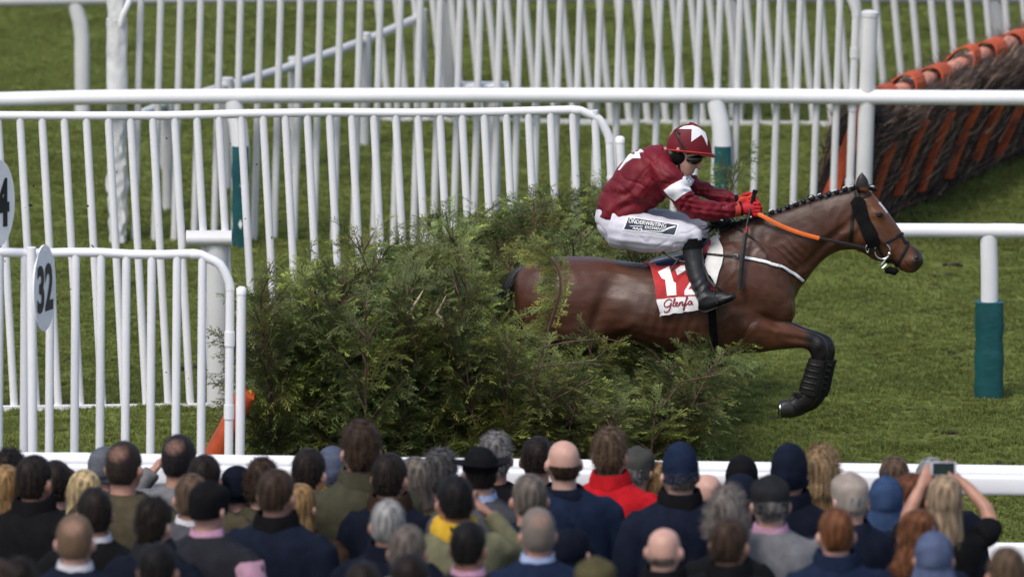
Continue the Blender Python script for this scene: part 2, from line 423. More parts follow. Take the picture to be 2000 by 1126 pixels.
def rail(label, pts, r, posts, wd, mt, pad=None, n=4, joints=(), neck=1.0):
    w3 = [Vector(p) for p in pts]; mid = w3[len(w3) // 2].copy(); mid.z = 0
    t = thing('running_rail', label, 'rail', mid)
    sp = [Vector(p) for p in smooth_path([tuple(p) for p in w3], n)]
    ob('rail_tube', MB().tube(sp, r, 20, ref=(0, 0, 1)).mesh('rail_tube'), mt, t)
    for ft in posts:
        ft = Vector(ft); best = min(sp, key=lambda q: (q.x - ft.x) ** 2 + (q.y - ft.y) ** 2)
        # nearest point on the polyline by x
        tz = best.z
        for i in range(len(sp) - 1):
            if (sp[i].x - ft.x) * (sp[i + 1].x - ft.x) <= 0 and sp[i].x != sp[i + 1].x:
                k = (ft.x - sp[i].x) / (sp[i + 1].x - sp[i].x); q = sp[i].lerp(sp[i + 1], k); tz = q.z; ft.y = q.y
        rail_post(t, ft, Vector((ft.x, ft.y, tz - r * .6)), wd, mt, pad, neck)
    for jx in joints:
        for i in range(len(sp) - 1):
            if (sp[i].x - jx) * (sp[i + 1].x - jx) <= 0:
                k = (jx - sp[i].x) / (sp[i + 1].x - sp[i].x + 1e-9); q = sp[i].lerp(sp[i + 1], k); ax = (sp[i + 1] - sp[i]).normalized()
                ob('joint_sleeve', MB().tube([q - ax * .08, q + ax * .08], r * 1.035, 20, ref=(0, 0, 1)).mesh('joint_sleeve'), mt, t); break
    return t
YA = gd(780); p1 = P(1935, 780, YA)
rail('white running rail with teal padded post on the grass ahead of the horse', [P(1290, 449, YA), P(1600, 449.5, YA), P(1900, 450.5, YA), P(2200, 452, YA), P(3400, 456, YA)], .049, [(P(1929, 780, YA).x, YA, 0), (P(2830, 780, YA).x, YA, 0)], .115, M['white'], (.66, .095), joints=(P(1960, 450, YA).x,), neck=.15)
YB = gd(470) - .35
rail('long white running rail with teal padded posts crossing behind the horse', [P(-1400, 212, YB), P(-150, 197, YB), P(200, 190, YB), P(650, 187, YB), P(1000, 186, YB), P(1400, 187, YB), P(1800, 190.5, YB), P(2150, 192, YB), P(3400, 198, YB)], .0535, [(P(q, 470, YB).x - .05, YB, 0) for q in (-470, 470, 1411, 2350, 3290)], .13, M['white'], (.74, .062), joints=(P(480, 187, YB).x, P(905, 187, YB).x))
YC = gd(232)
rail('white running rail on curved posts behind the farthest picket wing', [P(-1400, 6, YC), P(-150, 1, YC), P(300, -5, YC), P(900, -9, YC), P(1500, -9, YC), P(2150, -5, YC), P(3400, 2, YC)], .055, [(P(q, 230, YC).x, YC, 0) for q in (148, 862, 1425, 1940)], .115, M['white_b'], None)
# low sloping rail running away from the long rail
t = thing('low_rail', 'low white rail on short posts running uphill behind the pickets', 'rail', G(560, 345))
feet = [G(240, 452), G(327, 414), G(443, 378), G(577, 335), G(712, 285), G(822, 236)]
for q in feet: q.z = 0
sp = [Vector(p) for p in smooth_path([tuple(q + Vector((0, 0, .79))) for q in feet], 4)]
ob('rail_tube', MB().tube(sp, .033, 14, ref=(0, 0, 1)).mesh('rail_tube'), M['white_b'], t)
for q in feet[1:]:
    ob('post', MB().tube([q + Vector((0, 0, -.05)), q + Vector((0, 0, .3)), q + Vector((0, 0, .36)), q + Vector((0, 0, .85))], [.035, .037, .055, .052], 14).mesh('post'), M['white_b'], t)
# posts with flat caps
for px, cy, by, lw, cw, lab in ((426, 465, 797, .15, .30, 'stout white post with a flat cap behind the near picket wing'), (964, 166, 474, .10, .335, 'white post with a wide thin cap behind the long rail')):
    f = G(px, by); f.z = 0; top = P(px, cy, f.y); t = thing('capped_post', lab, 'post', f)
    hcap = .105 if lw > .12 else .045
    ob('shaft', MB().tube([f - Vector((0, 0, .05)), f + Vector((0, 0, .5)), Vector((f.x - .01, f.y, top.z))], [(lw * .4, lw / 2)] * 3, 12).mesh('shaft'), M['white_b'], t)
    cr = [[Vector((top.x - .06 + sx * cw / 2, top.y + math.cos(a) * .09, top.z + math.sin(a) * hcap / 2)) for a in [2 * math.pi * j / 12 for j in range(12)]] for sx in (-1, -.96, .96, 1)]
    ob('cap', MB().ring_loft(cr).mesh('cap'), M['white_b'], t)
# wrapped post
f = G(230, 478); f.z = 0; t = thing('wrapped_post', 'thick white post wrapped in crumpled sheeting beside the picket wing', 'post', f)
ob('post', MB().tube([f - Vector((0, 0, .05)), f + Vector((0, 0, 2.0))], .05, 14).mesh('post'), M['white'], t)
def wrap_mesh(z0, z1, r0, seed, wob):
    rings = []
    for i in range(60):
        z = z0 + (z1 - z0) * i / 59; ring = []
        for j in range(28):
            a = 2 * math.pi * j / 28
            k = r0 * (1 + wob * noise.noise(Vector((math.cos(a) * 1.6 + seed, math.sin(a) * 1.6, z * 4))) + wob * .8 * noise.noise(Vector((math.cos(a) * 3, math.sin(a) * 3 + seed, z * 13))))
            ring.append(f + Vector((k * math.cos(a), k * math.sin(a), z)))
        rings.append(ring)
    return MB().ring_loft(rings).mesh('wrapping')
ob('wrapping', wrap_mesh(.02, .95, .066, 3, .38), M['wrap'], t); ob('wrapping', wrap_mesh(.9, 1.62, .074, 9, .10), M['wrap'], t); ob('wrapping', wrap_mesh(1.58, 2.0, .07, 14, .16), M['wrap'], t)
ob('tie', MB().tube([f + Vector((.03, -.05, 1.58)), f + Vector((.05, -.08, 1.66)), f + Vector((.09, -.08, 1.75)), f + Vector((.13, -.07, 1.85))], .022, 10).mesh('tie'), M['white'], t)

# rails in front of the crowd
def yr(x0, y0, x1, y1, z): a, b = G(x0, y0, z), G(x1, y1, z); return a, b
a, b = G(-120, 896, 1.2), G(2120, 926, 1.2); a, b = a.lerp(b, -.6), a.lerp(b, 1.6)
rail('white running rail along the track just before the crowd barrier', [a, a.lerp(b, .33), a.lerp(b, .66), b], .05, [tuple(a.lerp(b, k).xy) + (0,) for k in (.05, .205, .368, .555, .74, .92)], .09, M['white'], joints=(a.lerp(b, .327).x, a.lerp(b, .473).x), neck=0)
a, b = G(-120, 921, 1.17), G(2120, 948, 1.17); a, b = a.lerp(b, -.6), a.lerp(b, 1.6)
t = thing('crowd_barrier', 'white two-rail barrier the crowd leans towards', 'barrier', (a + b) / 2 * 1.0)
def plank(z, h, d):
    rings = []
    for k in (0, 1):
        q = a.lerp(b, k); rings.append([Vector((q.x, q.y + math.copysign(abs(math.cos(c)) ** .5, math.cos(c)) * d / 2, z + math.copysign(abs(math.sin(c)) ** .5, math.sin(c)) * h / 2)) for c in [2 * math.pi * j / 20 for j in range(20)]])
    return MB().ring_loft(rings).mesh('barrier_rail')
ob('barrier_rail', plank(1.17, .118, .07), M['white'], t); ob('barrier_rail', plank(.765, .118, .07), M['white'], t); ob('barrier_rail', plank(.36, .118, .07), M['white'], t)
for k in (.02, .12, .21, .30, .359, .477, .60, .707, .80, .89, .98):
    q = a.lerp(b, k); ob('post', MB().box((q.x, q.y + .06, .56), (.07, .05, 1.2)).mesh('post', False), M['white'], t)

# number plates
def sign(txt, cx, cy, Y, w, h, yaw, lab, xoff=0):
    c = P(cx, cy, Y); t = thing('number_sign', lab, 'sign', (c.x, Y, 0), 'numbered oval plates on the rail')
    rt = Matrix.Rotation(yaw, 3, 'Z'); rings = []
    for k in (-.006, .006): rings.append([c + rt @ Vector((w / 2 * math.cos(a), k, h / 2 * math.sin(a))) for a in [2 * math.pi * j / 40 for j in range(40)]])
    ob('plate', MB().ring_loft(rings).mesh('plate', False), M['white'], t)
    co, fc = text_mesh(txt, .035)
    v = [c + rt @ Vector((((q[0] - .5) * .72 * w * (len(txt) / 2) ** .7 + xoff), -.009, (q[1] - .5) * h * .56)) for q in co]
    tx = ob('number', mesh('number', v, fc, False), M['black_sign'], t); tag(tx, f'black figure {txt}')
    rv_ = [c + rt @ Vector((0, -.007, s * h * .44)) for s in (1, -1)]
    for q in rv_: ob('rivet', MB().ell(q, (.006, .003, .006), 8, 5).mesh('rivet'), M['white_b'], t)
    p0 = c + rt @ Vector((-w * .36, .03, 0)); ob('stake', MB().tube([Vector((p0.x, p0.y, -.05)), Vector((p0.x, p0.y, c.z)), Vector((p0.x, p0.y, c.z + h * .5))], .029, 12).mesh('stake'), M['white'], t)
sign('32', 86, 562, 75.95, .30, .525, R(66), 'oval white plate reading 32 on a stake')
sign('4', -4, 397, 76.1, .30, .53, R(52), 'oval white plate ending in a 4 on a tall stake', .03)

# scuffed divots in the turf on the landing side and before the fence
dv = MB(); dr = random.Random(12)
for px, py in [(1735, 657), (1768, 661), (1815, 745), (1640, 620), (1870, 690), (1985, 868), (1960, 905), (1700, 700), (1590, 880), (1720, 860), (1850, 850), (1770, 800), (1650, 845), (1910, 840), (1830, 560), (1700, 590), (1960, 600), (1880, 520), (240, 855), (330, 850), (150, 700), (260, 640), (90, 580), (350, 720)] + [(dr.uniform(1480, 2000), dr.uniform(480, 890)) for _ in range(12)]:
    c = G(px, py); c.z = gz(c.x, c.y)
    for q in range(dr.randrange(3, 7)):
        e = c + Vector((dr.gauss(0, .05), dr.gauss(0, .03), .006)); r_ = dr.uniform(.012, .03); dv.ell(e, (r_ * dr.uniform(.8, 1.6), r_, r_ * .55), 7, 5, Matrix.Rotation(dr.uniform(0, 3), 3, 'Z'))
tag(ob('turf_divots', dv.mesh('turf_divots'), M['soil']), 'dark scuffed divots scattered over the turf', 'divots', kind='stuff')
# ------------------------------------------------------------------ conifer steeplechase fence
def leaf_diamond(v, f, col, p, d, side, L, wd, c, lift):
    """a scale-leaf twiglet: a slim pointed diamond"""
    k = len(v); m = p + d * (L * .45)
    v += [p, m + side * wd + lift, p + d * L, m - side * wd + lift]; f += [(k, k + 1, k + 2, k + 3)]; col += [c] * 4
def spray(v, f, col, p, d, nrm, L, r, c):
    """feathery cypress spray: a drooping rachis with slim twiglets that stand a little out of one plane"""
    s = d.cross(nrm).normalized(); nrm = s.cross(d).normalized()
    n = max(5, int(L / .014)); pos = p.copy(); dd = d.copy()
    for i in range(n):
        t = i / n; dd = (dd + Vector((0, 0, -.075)) + s * r.uniform(-.07, .07) + nrm * r.uniform(-.06, .06)).normalized(); q = pos + dd * (L / n)
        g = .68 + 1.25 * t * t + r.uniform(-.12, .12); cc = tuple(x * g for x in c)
        leaf_diamond(v, f, col, pos, dd, s, L / n * 1.6, .0028, cc, nrm * .001)
        sg = 1 if i % 2 else -1
        l = (.066 * (1 - t) ** .6 + .014) * r.uniform(.55, 1.25)
        td = (dd * 1.0 + s * sg * .62 + nrm * r.uniform(-.55, .45)).normalized(); ts = td.cross(nrm).normalized()
        leaf_diamond(v, f, col, pos, td, ts, l, .0030, cc, nrm * .001)
        if l > .022:
            for u_, g2 in ((.25, 1), (.42, -1), (.6, 1), (.75, -1)):
                dv = (td * 1.0 + ts * g2 * .6 + nrm * r.uniform(-.3, .3)).normalized()
                leaf_diamond(v, f, col, pos + td * (l * u_), dv, dv.cross(nrm).normalized(), l * .4, .0026, cc, nrm * 0)
        pos = q
def bough_mesh(seed, L=1.4, sprayL=.17, dens=1.0):
    r = random.Random(seed); v = []; f = []; col = []; st = MB()
    lean = Vector((r.uniform(-.12, .12), r.uniform(-.12, .12), 0)); pts = []
    for i in range(9):
        t = i / 8; pts.append(Vector((lean.x * t * L + .04 * math.sin(3 * t + seed), lean.y * t * L + .04 * math.cos(2.4 * t + seed), L * t)))
    st.tube(pts, [.013 * (1 - .85 * i / 8) + .002 for i in range(9)], 6)
    nb = int(24 * dens)
    for b in range(nb):
        t = .06 + .93 * b / nb + r.uniform(-.015, .015); k = min(7, int(t * 8)); p = pts[k].lerp(pts[k + 1], t * 8 - k)
        az = b * 2.399 + r.uniform(-.4, .4); bl = (.40 * (1 - t) ** .75 + .12) * r.uniform(.75, 1.2)
        d = Vector((math.cos(az), math.sin(az), r.uniform(.7, 1.6))).normalized(); q = [p]; dd = d.copy(); ns = max(3, int(bl / .055))
        for i in range(ns):
            dd = (dd + Vector((r.uniform(-.1, .1), r.uniform(-.1, .1), r.uniform(-.12, .06)))).normalized(); q.append(q[-1] + dd * (bl / ns))
        st.tube(q, [.0048 * (1 - .8 * i / ns) + .0012 for i in range(ns + 1)], 4)
        hue = r.random(); base = (.9, .92, .9) if hue < .52 else ((1.7, 1.6, 1.15) if hue < .80 else (.5, .6, .6))
        if hue > .96: base = (1.9, 1.55, 1.0)
        g = r.uniform(.8, 1.2); base = tuple(x * g for x in base)
        for i in range(1, ns + 1):
            tg = (q[i] - q[i - 1]).normalized(); sd = tg.cross(Vector((0, 0, 1))).normalized(); nr = sd.cross(tg)
            nr = (nr + Vector((r.uniform(-.5, .5), r.uniform(-.5, .5), r.uniform(-.2, .2)))).normalized()
            for sg in ((-1, 1) if i < ns else (0,)):
                dv = (tg * .8 + sd * sg * .75 + Vector((0, 0, r.uniform(-.25, .2)))).normalized()
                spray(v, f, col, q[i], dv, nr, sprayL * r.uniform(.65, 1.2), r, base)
    me = mesh('bough', v, f, False); paint(me, col); me.materials.append(M['leaf'])
    sm = st.mesh('stem'); sm.materials.append(M['bark'])
    return me, sm
BO = [bough_mesh(i) for i in range(9)]
fc = G(900, 985); fc.z = 0
hedge = thing('brush_fence', 'dark green conifer steeplechase fence of upright cut boughs under the jumping horse', 'fence', fc)
D0 = 79.6                                    # the plane the horse jumps in
# corners of the fence on the ground: near left, near right, far right, far left
NL, NR, FR, FL = Vector((-1.42, 77.65, 0)), Vector((.60, 77.65, 0)), Vector((1.05, 83.1, 0)), Vector((.10, 83.1, 0))
hr = random.Random(21)
def hedge_h(x, y, u, s):
    h = 1.68 - .34 * u
    px = 1000 + x * 25000 / (y + 1.3)
    if y < D0 + .45:
        if px > 915: h = min(h, 1.46 - (px - 915) / 150 * .30)
        h = max(h, 1.12 if y < D0 - .4 else .80)
    if s > .8 and y < 80.5: h *= .85
    return h
nb = 0
rows = 21
for i in range(rows):
    u = (i / (rows - 1)) ** 1.25
    l_, r_ = NL.lerp(FL, u), NR.lerp(FR, u); nk = max(6, int((r_ - l_).length / .19))
    for j in range(nk + 1):
        s = j / nk
        if i > 3 and .35 < s < .62 and i % 2: continue             # interior the photo cannot show
        p = l_.lerp(r_, s) + Vector((hr.uniform(-.08, .08), hr.uniform(-.11, .11), 0))
        h = hedge_h(p.x, p.y, u, s) * hr.uniform(.86, 1.06)
        me, sm = BO[hr.randrange(9)]
        sc = h / 1.4
        o = ob('bough', me, None, hedge, p); o.scale = (1.0 * hr.uniform(.85, 1.1), 1.0 * hr.uniform(.85, 1.1), sc)
        lx = hr.uniform(-.08, .08) + (.20 * (s - .5)); ly = hr.uniform(-.08, .1)
        o.rotation_euler = (ly, lx, hr.uniform(0, 6.28)); o.rotation_mode = 'ZXY'
        e = ob('stem', sm, None, o, local=True); nb += 1
# boughs leaning out low on the landing side, and the loose sprig springing up against the horse's rump
def lean_bough(px, py, Y, tilt_x, tilt_y, h, k, rz=0.0, w=1.0):
    b = G(px, py) if Y is None else P(px, py, Y); me, sm = BO[k]
    o = ob('bough', me, None, hedge, b); o.rotation_mode = 'ZXY'; o.rotation_euler = (tilt_y, tilt_x, rz); o.scale = (w, w, h / 1.4); ob('stem', sm, None, o, local=True); return o
def gpt(px, Y): return 563 + FPX * math.tan(math.atan2(CAMZ, Y) - PITCH)
for px, Y, tx, h, k in ((1200, 78.3, .45, 1.2, 1), (1190, 78.6, .5, 1.1, 4), (1200, 78.0, .3, 1.15, 6), (1190, 78.9, .5, 1.0, 2), (1215, 77.8, .2, 1.05, 0), (1170, 78.1, .5, 1.3, 8), (1190, 77.9, .55, 1.4, 3), (1180, 79.2, .62, 1.35, 5)):
    lean_bough(px, gpt(px, Y), Y, tx, hr.uniform(-.1, .1), h, k, hr.uniform(0, 6))
for px, Y, tx, h, k in ((560, 77.9, -.08, 1.62, 2), (585, 78.2, -.12, 1.7, 5), (610, 77.8, -.1, 1.72, 8), (540, 78.4, -.1, 1.5, 1), (660, 78.3, -.05, 1.75, 6), (720, 78.8, 0, 1.75, 4), (780, 79.2, 0, 1.72, 0)):
    lean_bough(px, gpt(px, Y), Y, tx, 0, h, k, hr.uniform(0, 6))
lean_bough(1320, gpt(0, 82.9), 82.9, .20, 0, 1.72, 6, .3, .7); lean_bough(1180, gpt(0, 82.9), 82.9, .02, 0, 1.5, 2, .3, .9)
for px, Y, h in ((1060, 82.8, 1.38), (1100, 82.9, 1.45), (1150, 82.7, 1.45), (1030, 82.4, 1.36), (1230, 82.9, 1.42), (960, 82.0, 1.42), (1330, 82.8, 1.3), (1270, 82.6, 1.35)):
    lean_bough(px, gpt(0, Y), Y, hr.uniform(-.1, .1), 0, h, hr.randrange(9), hr.uniform(0, 6), 1.05)
# one loose pale frond arching up in front of the rump
fr = random.Random(5); v = []; f = []; col = []; YF = 78.75
fp = [P(q[0], q[1], YF) for q in smooth_path([(1030, 900), (1046, 800), (1062, 680), (1078, 620), (1092, 575), (1093, 540), (1082, 512), (1060, 492), (1035, 478)], 5)]
for i in range(11, len(fp) - 1):
    tg = (fp[i + 1] - fp[i]).normalized(); c = tuple(x * fr.uniform(.85, 1.15) for x in (1.25, 1.1, .85))
    for k in range(1 + i % 2):
        lf = Vector((-1, fr.uniform(-.3, .3), fr.uniform(-.45, .25))) if i < 36 else Vector((-.6, fr.uniform(-.3, .3), -.8))
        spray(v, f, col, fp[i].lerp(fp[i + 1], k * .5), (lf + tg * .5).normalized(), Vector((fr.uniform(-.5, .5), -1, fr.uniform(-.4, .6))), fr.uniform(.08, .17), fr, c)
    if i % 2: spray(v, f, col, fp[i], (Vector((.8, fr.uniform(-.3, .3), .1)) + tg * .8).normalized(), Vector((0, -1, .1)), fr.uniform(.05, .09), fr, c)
me_f = mesh('bough', v, f, False); paint(me_f, col); lf_o = ob('bough', me_f, M['leaf'], hedge)
ob('stem', MB().tube(fp, [.009 * (1 - .8 * i / len(fp)) + .0015 for i in range(len(fp))], 6).mesh('stem'), M['bark'], lf_o)
# snapped branches showing pale wood
for pts in ([(775, 770), (790, 660), (800, 610)], [(800, 660), (840, 640), (862, 620)]):
    ob('broken_branch', MB().tube([P(q[0], q[1], 77.75 + .0 * i) for i, q in enumerate(pts)], [.013, .011, .010], 7).mesh('broken_branch'), M['bark'], hedge)
ob('broken_end', MB().tube([P(800, 611, 77.75), P(813, 590, 77.74), P(826, 567, 77.74)], [.012, .011, .002], 6).mesh('broken_end'), M['fresh_wood'], hedge)
ob('broken_end', MB().tube([P(862, 621, 77.75), P(853, 612, 77.74), P(871, 577, 77.74)], [.010, .009, .002], 6).mesh('broken_end'), M['fresh_wood'], hedge)
for a_ in ([(1010, 905), (1040, 760), (1062, 675)], [(1062, 678), (1105, 668), (1180, 660), (1215, 668)], [(1000, 735), (1060, 715), (1130, 708), (1190, 712)], [(1040, 800), (1100, 770), (1160, 735)], [(1290, 800), (1330, 745), (1410, 730)]):
    ob('branch', MB().tube([P(q[0], q[1], 77.7) for q in a_], [.007 - .0015 * i for i in range(len(a_))], 6).mesh('branch'), M['bark'], hedge)
# padded orange prop leaning against the near end of the fence
tp_, bt_ = P(481, 772, 77.15), P(295, 1125, 77.15); bt_.z = 0
t = thing('padded_prop', 'orange padded board leaning against the near end of the conifer fence', 'board', bt_)
ax = (tp_ - bt_).normalized(); sd_ = Vector((0, 1, 0)).cross(ax); rings = []
prof = ((-.055, -.02), (-.03, -.045), (.03, -.045), (.055, -.02), (.055, .25), (.03, .28), (-.03, .28), (-.055, .25))
for i in range(15):
    c = bt_.lerp(tp_, i / 14); k = 1 + .04 * math.sin(i * 2.1); rings.append([c + sd_ * (q[0] * k) + Vector((0, q[1], 0)) for q in prof])
ob('padding', MB().ring_loft(rings).mesh('padding'), M['orange'], t)
for k in (.25, .55):
    c = bt_.lerp(tp_, k); ob('strap', MB().ring_loft([[c + ax * e + sd_ * (q[0] * 1.1) + Vector((0, q[1] * 1.05, 0)) for q in prof] for e in (-.03, .03)]).mesh('strap'), M['black_sign'], t)

# ------------------------------------------------------------------ hurdles beyond the long rail
h0, h1 = G(1586, 476), G(2000, 284); h0.z = h1.z = 0
hax = (h1 - h0).normalized(); hn = Vector((hax.y, -hax.x, 0))                 # hn points to the landing side (right)
LEAN = .38
def HP(s, k, o=0): return h0 + hax * s + Vector((LEAN * k, 0, k)) + hn * o
hlen = (h1 - h0).length
def hurdle(s0, L, lab, first):
    t = thing('hurdle', lab, 'hurdle', h0 + hax * (s0 + L / 2), 'brush hurdles in a row')
    r = random.Random(int(s0 * 10) + 3)
    core = MB(); rings = []
    for i in range(15):
        s = s0 + L * i / 14; ring = []
        for (k, o) in ((0, -.10), (.3, -.13), (.62, -.12), (.80, -.17), (.93, -.13), (.98, 0), (.92, .16), (.75, .15), (.4, .12), (0, .1)):
            q = .03 * noise.noise(Vector((s * 4, k * 5, o * 9))); ring.append(HP(s, k + q, o + q))
        rings.append(ring)
    ob('birch_bundle', core.ring_loft(rings).mesh('birch_bundle'), M['twig_core'], t)
    v = []; f = []; col = []
    for i in range(9000):
        s = s0 + L * r.random(); top = r.random() < .5
        if top: k0 = r.uniform(.62, .95); o = r.uniform(-.2, .2); l_ = r.uniform(.06, .17)
        else: k0 = r.uniform(0, .8); o = r.choice((-1, 1)) * r.uniform(.1, .165 if r.random() < .8 else .25); l_ = r.uniform(.12, .34)
        p = HP(s, k0, o); d = Vector((LEAN + r.uniform(-.35, .35), r.uniform(-.5, .5), r.uniform(.3, 1))).normalized()
        if top: d = (d + hn * (o * 4) + hax * r.uniform(-.7, .7)).normalized()
        sd2 = d.cross(FWD).normalized() * r.uniform(.0025, .005); k = len(v)
        v += [p - sd2, p + sd2, p + d * l_]; f.append((k, k + 1, k + 2))
        g = r.uniform(.5, 2.2); c = (g, g, g) if r.random() > .12 else (g * 4, g * 4.2, g * 3.6); col += [c] * 3
    me = mesh('birch_twigs', v, f, False); paint(me, col); tw = ob('birch_twigs', me, M['twig'], t); tw['kind'] = 'stuff'
    # padded top bar
    ob('top_bar', MB().tube([HP(s0 + .02, .965, -.02), HP(s0 + L * .5, .97, -.02), HP(s0 + L - .02, .965, -.02)], .062, 14).mesh('top_bar'), M['pink'], t)
    nb_ = int(round(L / .60))
    for i in range(nb_):
        s = s0 + (i + .5) * L / nb_ + .05
        # orange padded slat on the take-off face and on the landing face
        for o, klo, khi in ((-.19, .05, .74), (.225, .16, .76)):
            klo += r.uniform(-.05, .10); khi += r.uniform(-.08, .04); wd_ = r.uniform(.045, .065); tw_ = r.uniform(-.03, .03)
            rg = [[HP(s + tw_ * (k - .4) + x * wd_, k, o + y * .022 + .012 * math.sin(k * 7 + s)) for x, y in ((-1, -1), (-.8, 1), (.8, 1), (1, -1))] for k in [klo + (khi - klo) * q / 6 for q in range(7)]]
            ob('slat', MB().ring_loft(rg).mesh('slat', False), M['orange'], t)
        # strap looped over the top bar
        lh = r.uniform(.11, .19); lw_ = r.uniform(.07, .12); lk = r.uniform(-.05, .05)
        lp = [[HP(s + x * lw_ + lk * math.sin(a), .93 + lh * math.sin(a), -.02 + .125 * math.cos(a)) for a in [math.pi * j / 10 for j in range(11)]] + [HP(s + x * lw_ + lk * math.sin(a), .93 + (lh - .01) * math.sin(a), -.02 + .115 * math.cos(a)) for a in [math.pi * j / 10 for j in range(10, -1, -1)]] for x in (-1, 1)]
        ob('pad_loop', MB().ring_loft(lp).mesh('pad_loop', False), M['orange'], t)
        for e in (-.17, .2):
            ob('stake', MB().tube([HP(s + e, .12, .165), HP(s + e + .02, .45, .175), HP(s + e, .72, .19)], .013, 7).mesh('stake'), M['stake'], t)
    if first:
        rg = [[HP(s0 + c[0], k, c[1] * (1 + .06 * math.sin(k * 9))) for c in ((-.02, -.06), (-.035, 0), (-.02, .06), (.03, .06), (.05, 0), (.03, -.06))] for k in [i / 8 for i in range(9)]]
        ob('end_pad', MB().ring_loft(rg).mesh('end_pad'), M['orange'], t)
hurdle(0, 1.78, 'brown brush hurdle with orange slats and orange padded end beside the picket wing', True)
hurdle(1.82, 1.78, 'brown brush hurdle with orange slats, second from the padded end of the row', False)
hurdle(3.64, 1.78, 'brown brush hurdle with orange slats, third from the padded end of the row', False)
# ------------------------------------------------------------------ the horse
YH = D0
def W(px, py, y=0.0): return P(px, py, YH + y)
def sec_loft(mb, secs, yoff=0, n=28, sub=4, power=1.0, fill=None):
    """secs: (top px, bottom px, half width, [y offset]) pairs in the horse's plane; rings are super-ellipses between them"""
    rows = []
    for s in secs:
        (a, b, w_) = s[:3]; yo = s[3] if len(s) > 3 else yoff; rows.append((*a, *b, w_, yo))
    rings = []
    for q in smooth_path(rows, sub):
        A, B = W(q[0], q[1], q[5]), W(q[2], q[3], q[5]); c = (A + B) / 2; h = (A - B) / 2; ring = []
        for j in range(n):
            t = 2 * math.pi * j / n; cs, sn = math.cos(t), math.sin(t)
            ring.append(c + h * (math.copysign(abs(sn) ** power, sn)) + Vector((0, max(q[4], .004) * math.copysign(abs(cs) ** power, cs), 0)))
        rings.append(ring)
    return mb.ring_loft(rings)
hb = MB()
sec_loft(hb, [((1004, 552), (1006, 600), .05), ((1012, 529), (1014, 640), .17), ((1030, 513), (1034, 672), .225), ((1060, 505), (1066, 694), .262), ((1100, 502), (1106, 700), .275),
              ((1140, 501.5), (1144, 690), .272), ((1180, 505), (1182, 672), .265), ((1220, 511), (1220, 668), .272), ((1260, 515), (1258, 680), .288), ((1310, 512), (1308, 690), .296),
              ((1360, 494), (1358, 697), .29), ((1400, 470), (1400, 697), .262), ((1440, 455), (1440, 690), .235), ((1480, 450), (1480, 676), .215), ((1515, 470), (1515, 655), .19), ((1538, 505), (1540, 637), .15), ((1551, 548), (1553, 615), .08)], power=.9)
sec_loft(hb, [((1385, 470), (1525, 625), .15), ((1410, 449), (1545, 600), .15), ((1450, 434), (1561, 566), .132), ((1500, 420), (1574, 549), .112), ((1545, 405), (1592, 525), .10),
              ((1585, 391), (1614, 503), .09), ((1625, 380), (1642, 489), .084), ((1662, 371), (1668, 487), .08), ((1690, 367), (1692, 478), .07)], power=.95)
sec_loft(hb, [((1670, 372), (1658, 465), .055), ((1696, 371), (1672, 487), .082), ((1712, 386), (1690, 496), .094), ((1728, 405), (1706, 507), .096), ((1742, 424), (1724, 511), .084),
              ((1757, 446), (1738, 514), .068), ((1771, 466), (1749, 518), .058), ((1784, 480), (1757, 526), .054), ((1796, 490), (1768, 531), .055), ((1803, 503), (1780, 533), .046), ((1803, 515), (1791, 529), .022)], power=.9)
def foreleg(dx, yo):
    L = [((1450, 585), (1425, 678), .07, yo * .8), ((1475, 592), (1450, 690), .092, yo), ((1505, 610), (1478, 689), .088, yo), ((1540, 629), (1512, 683), .07, yo), ((1568, 642), (1553, 679), .054, yo),
         ((1590, 649), (1574, 681), .046, yo), ((1610, 660), (1581, 688), .046, yo), ((1618, 684), (1584, 697), .043, yo), ((1613, 706), (1585, 711), .035, yo), ((1606, 735), (1580, 732), .03, yo),
         ((1600, 758), (1572, 752), .033, yo), ((1597, 778), (1564, 766), .04, yo), ((1582, 796), (1556, 771), .036, yo), ((1567, 803), (1548, 778), .034, yo), ((1554, 808), (1540, 781), .038, yo)]
    sec_loft(hb, [((a[0] + dx * min(1, max(0, (a[0] - 1480) / 80)), a[1]), (b[0] + dx * min(1, max(0, (b[0] - 1480) / 80)), b[1]), w_, y_) for a, b, w_, y_ in L], n=20)
foreleg(0, -.115); foreleg(14, .115)
def hindleg(dx, dy, yo):
    sec_loft(hb, [((a[0] + dx, a[1] + dy), (b[0] + dx, b[1] + dy), w_, yo) for a, b, w_ in
        (((1035, 600), (1120, 640), .12), ((1015, 650), (1095, 690), .11), ((985, 700), (1045, 728), .075), ((955, 735), (998, 758), .05), ((930, 755), (962, 785), .048), ((908, 785), (928, 803), .034), ((885, 812), (902, 828), .032), ((868, 828), (890, 846), .04), ((850, 838), (866, 858), .035), ((838, 845), (848, 868), .04))], n=18)
hindleg(0, 0, -.13); hindleg(22, 8, .13)
for yo in (-.055, .055):                                     # ears
    sec_loft(hb, [((1670, 371), (1697, 376), .022, yo), ((1671, 358), (1698, 362), .024, yo), ((1674, 347), (1695, 350), .019, yo), ((1679, 340), (1689, 342), .011, yo), ((1682.5, 335), (1685, 336), .004, yo)], n=14)
me = remesh(hb, .0078, 7, 'body')
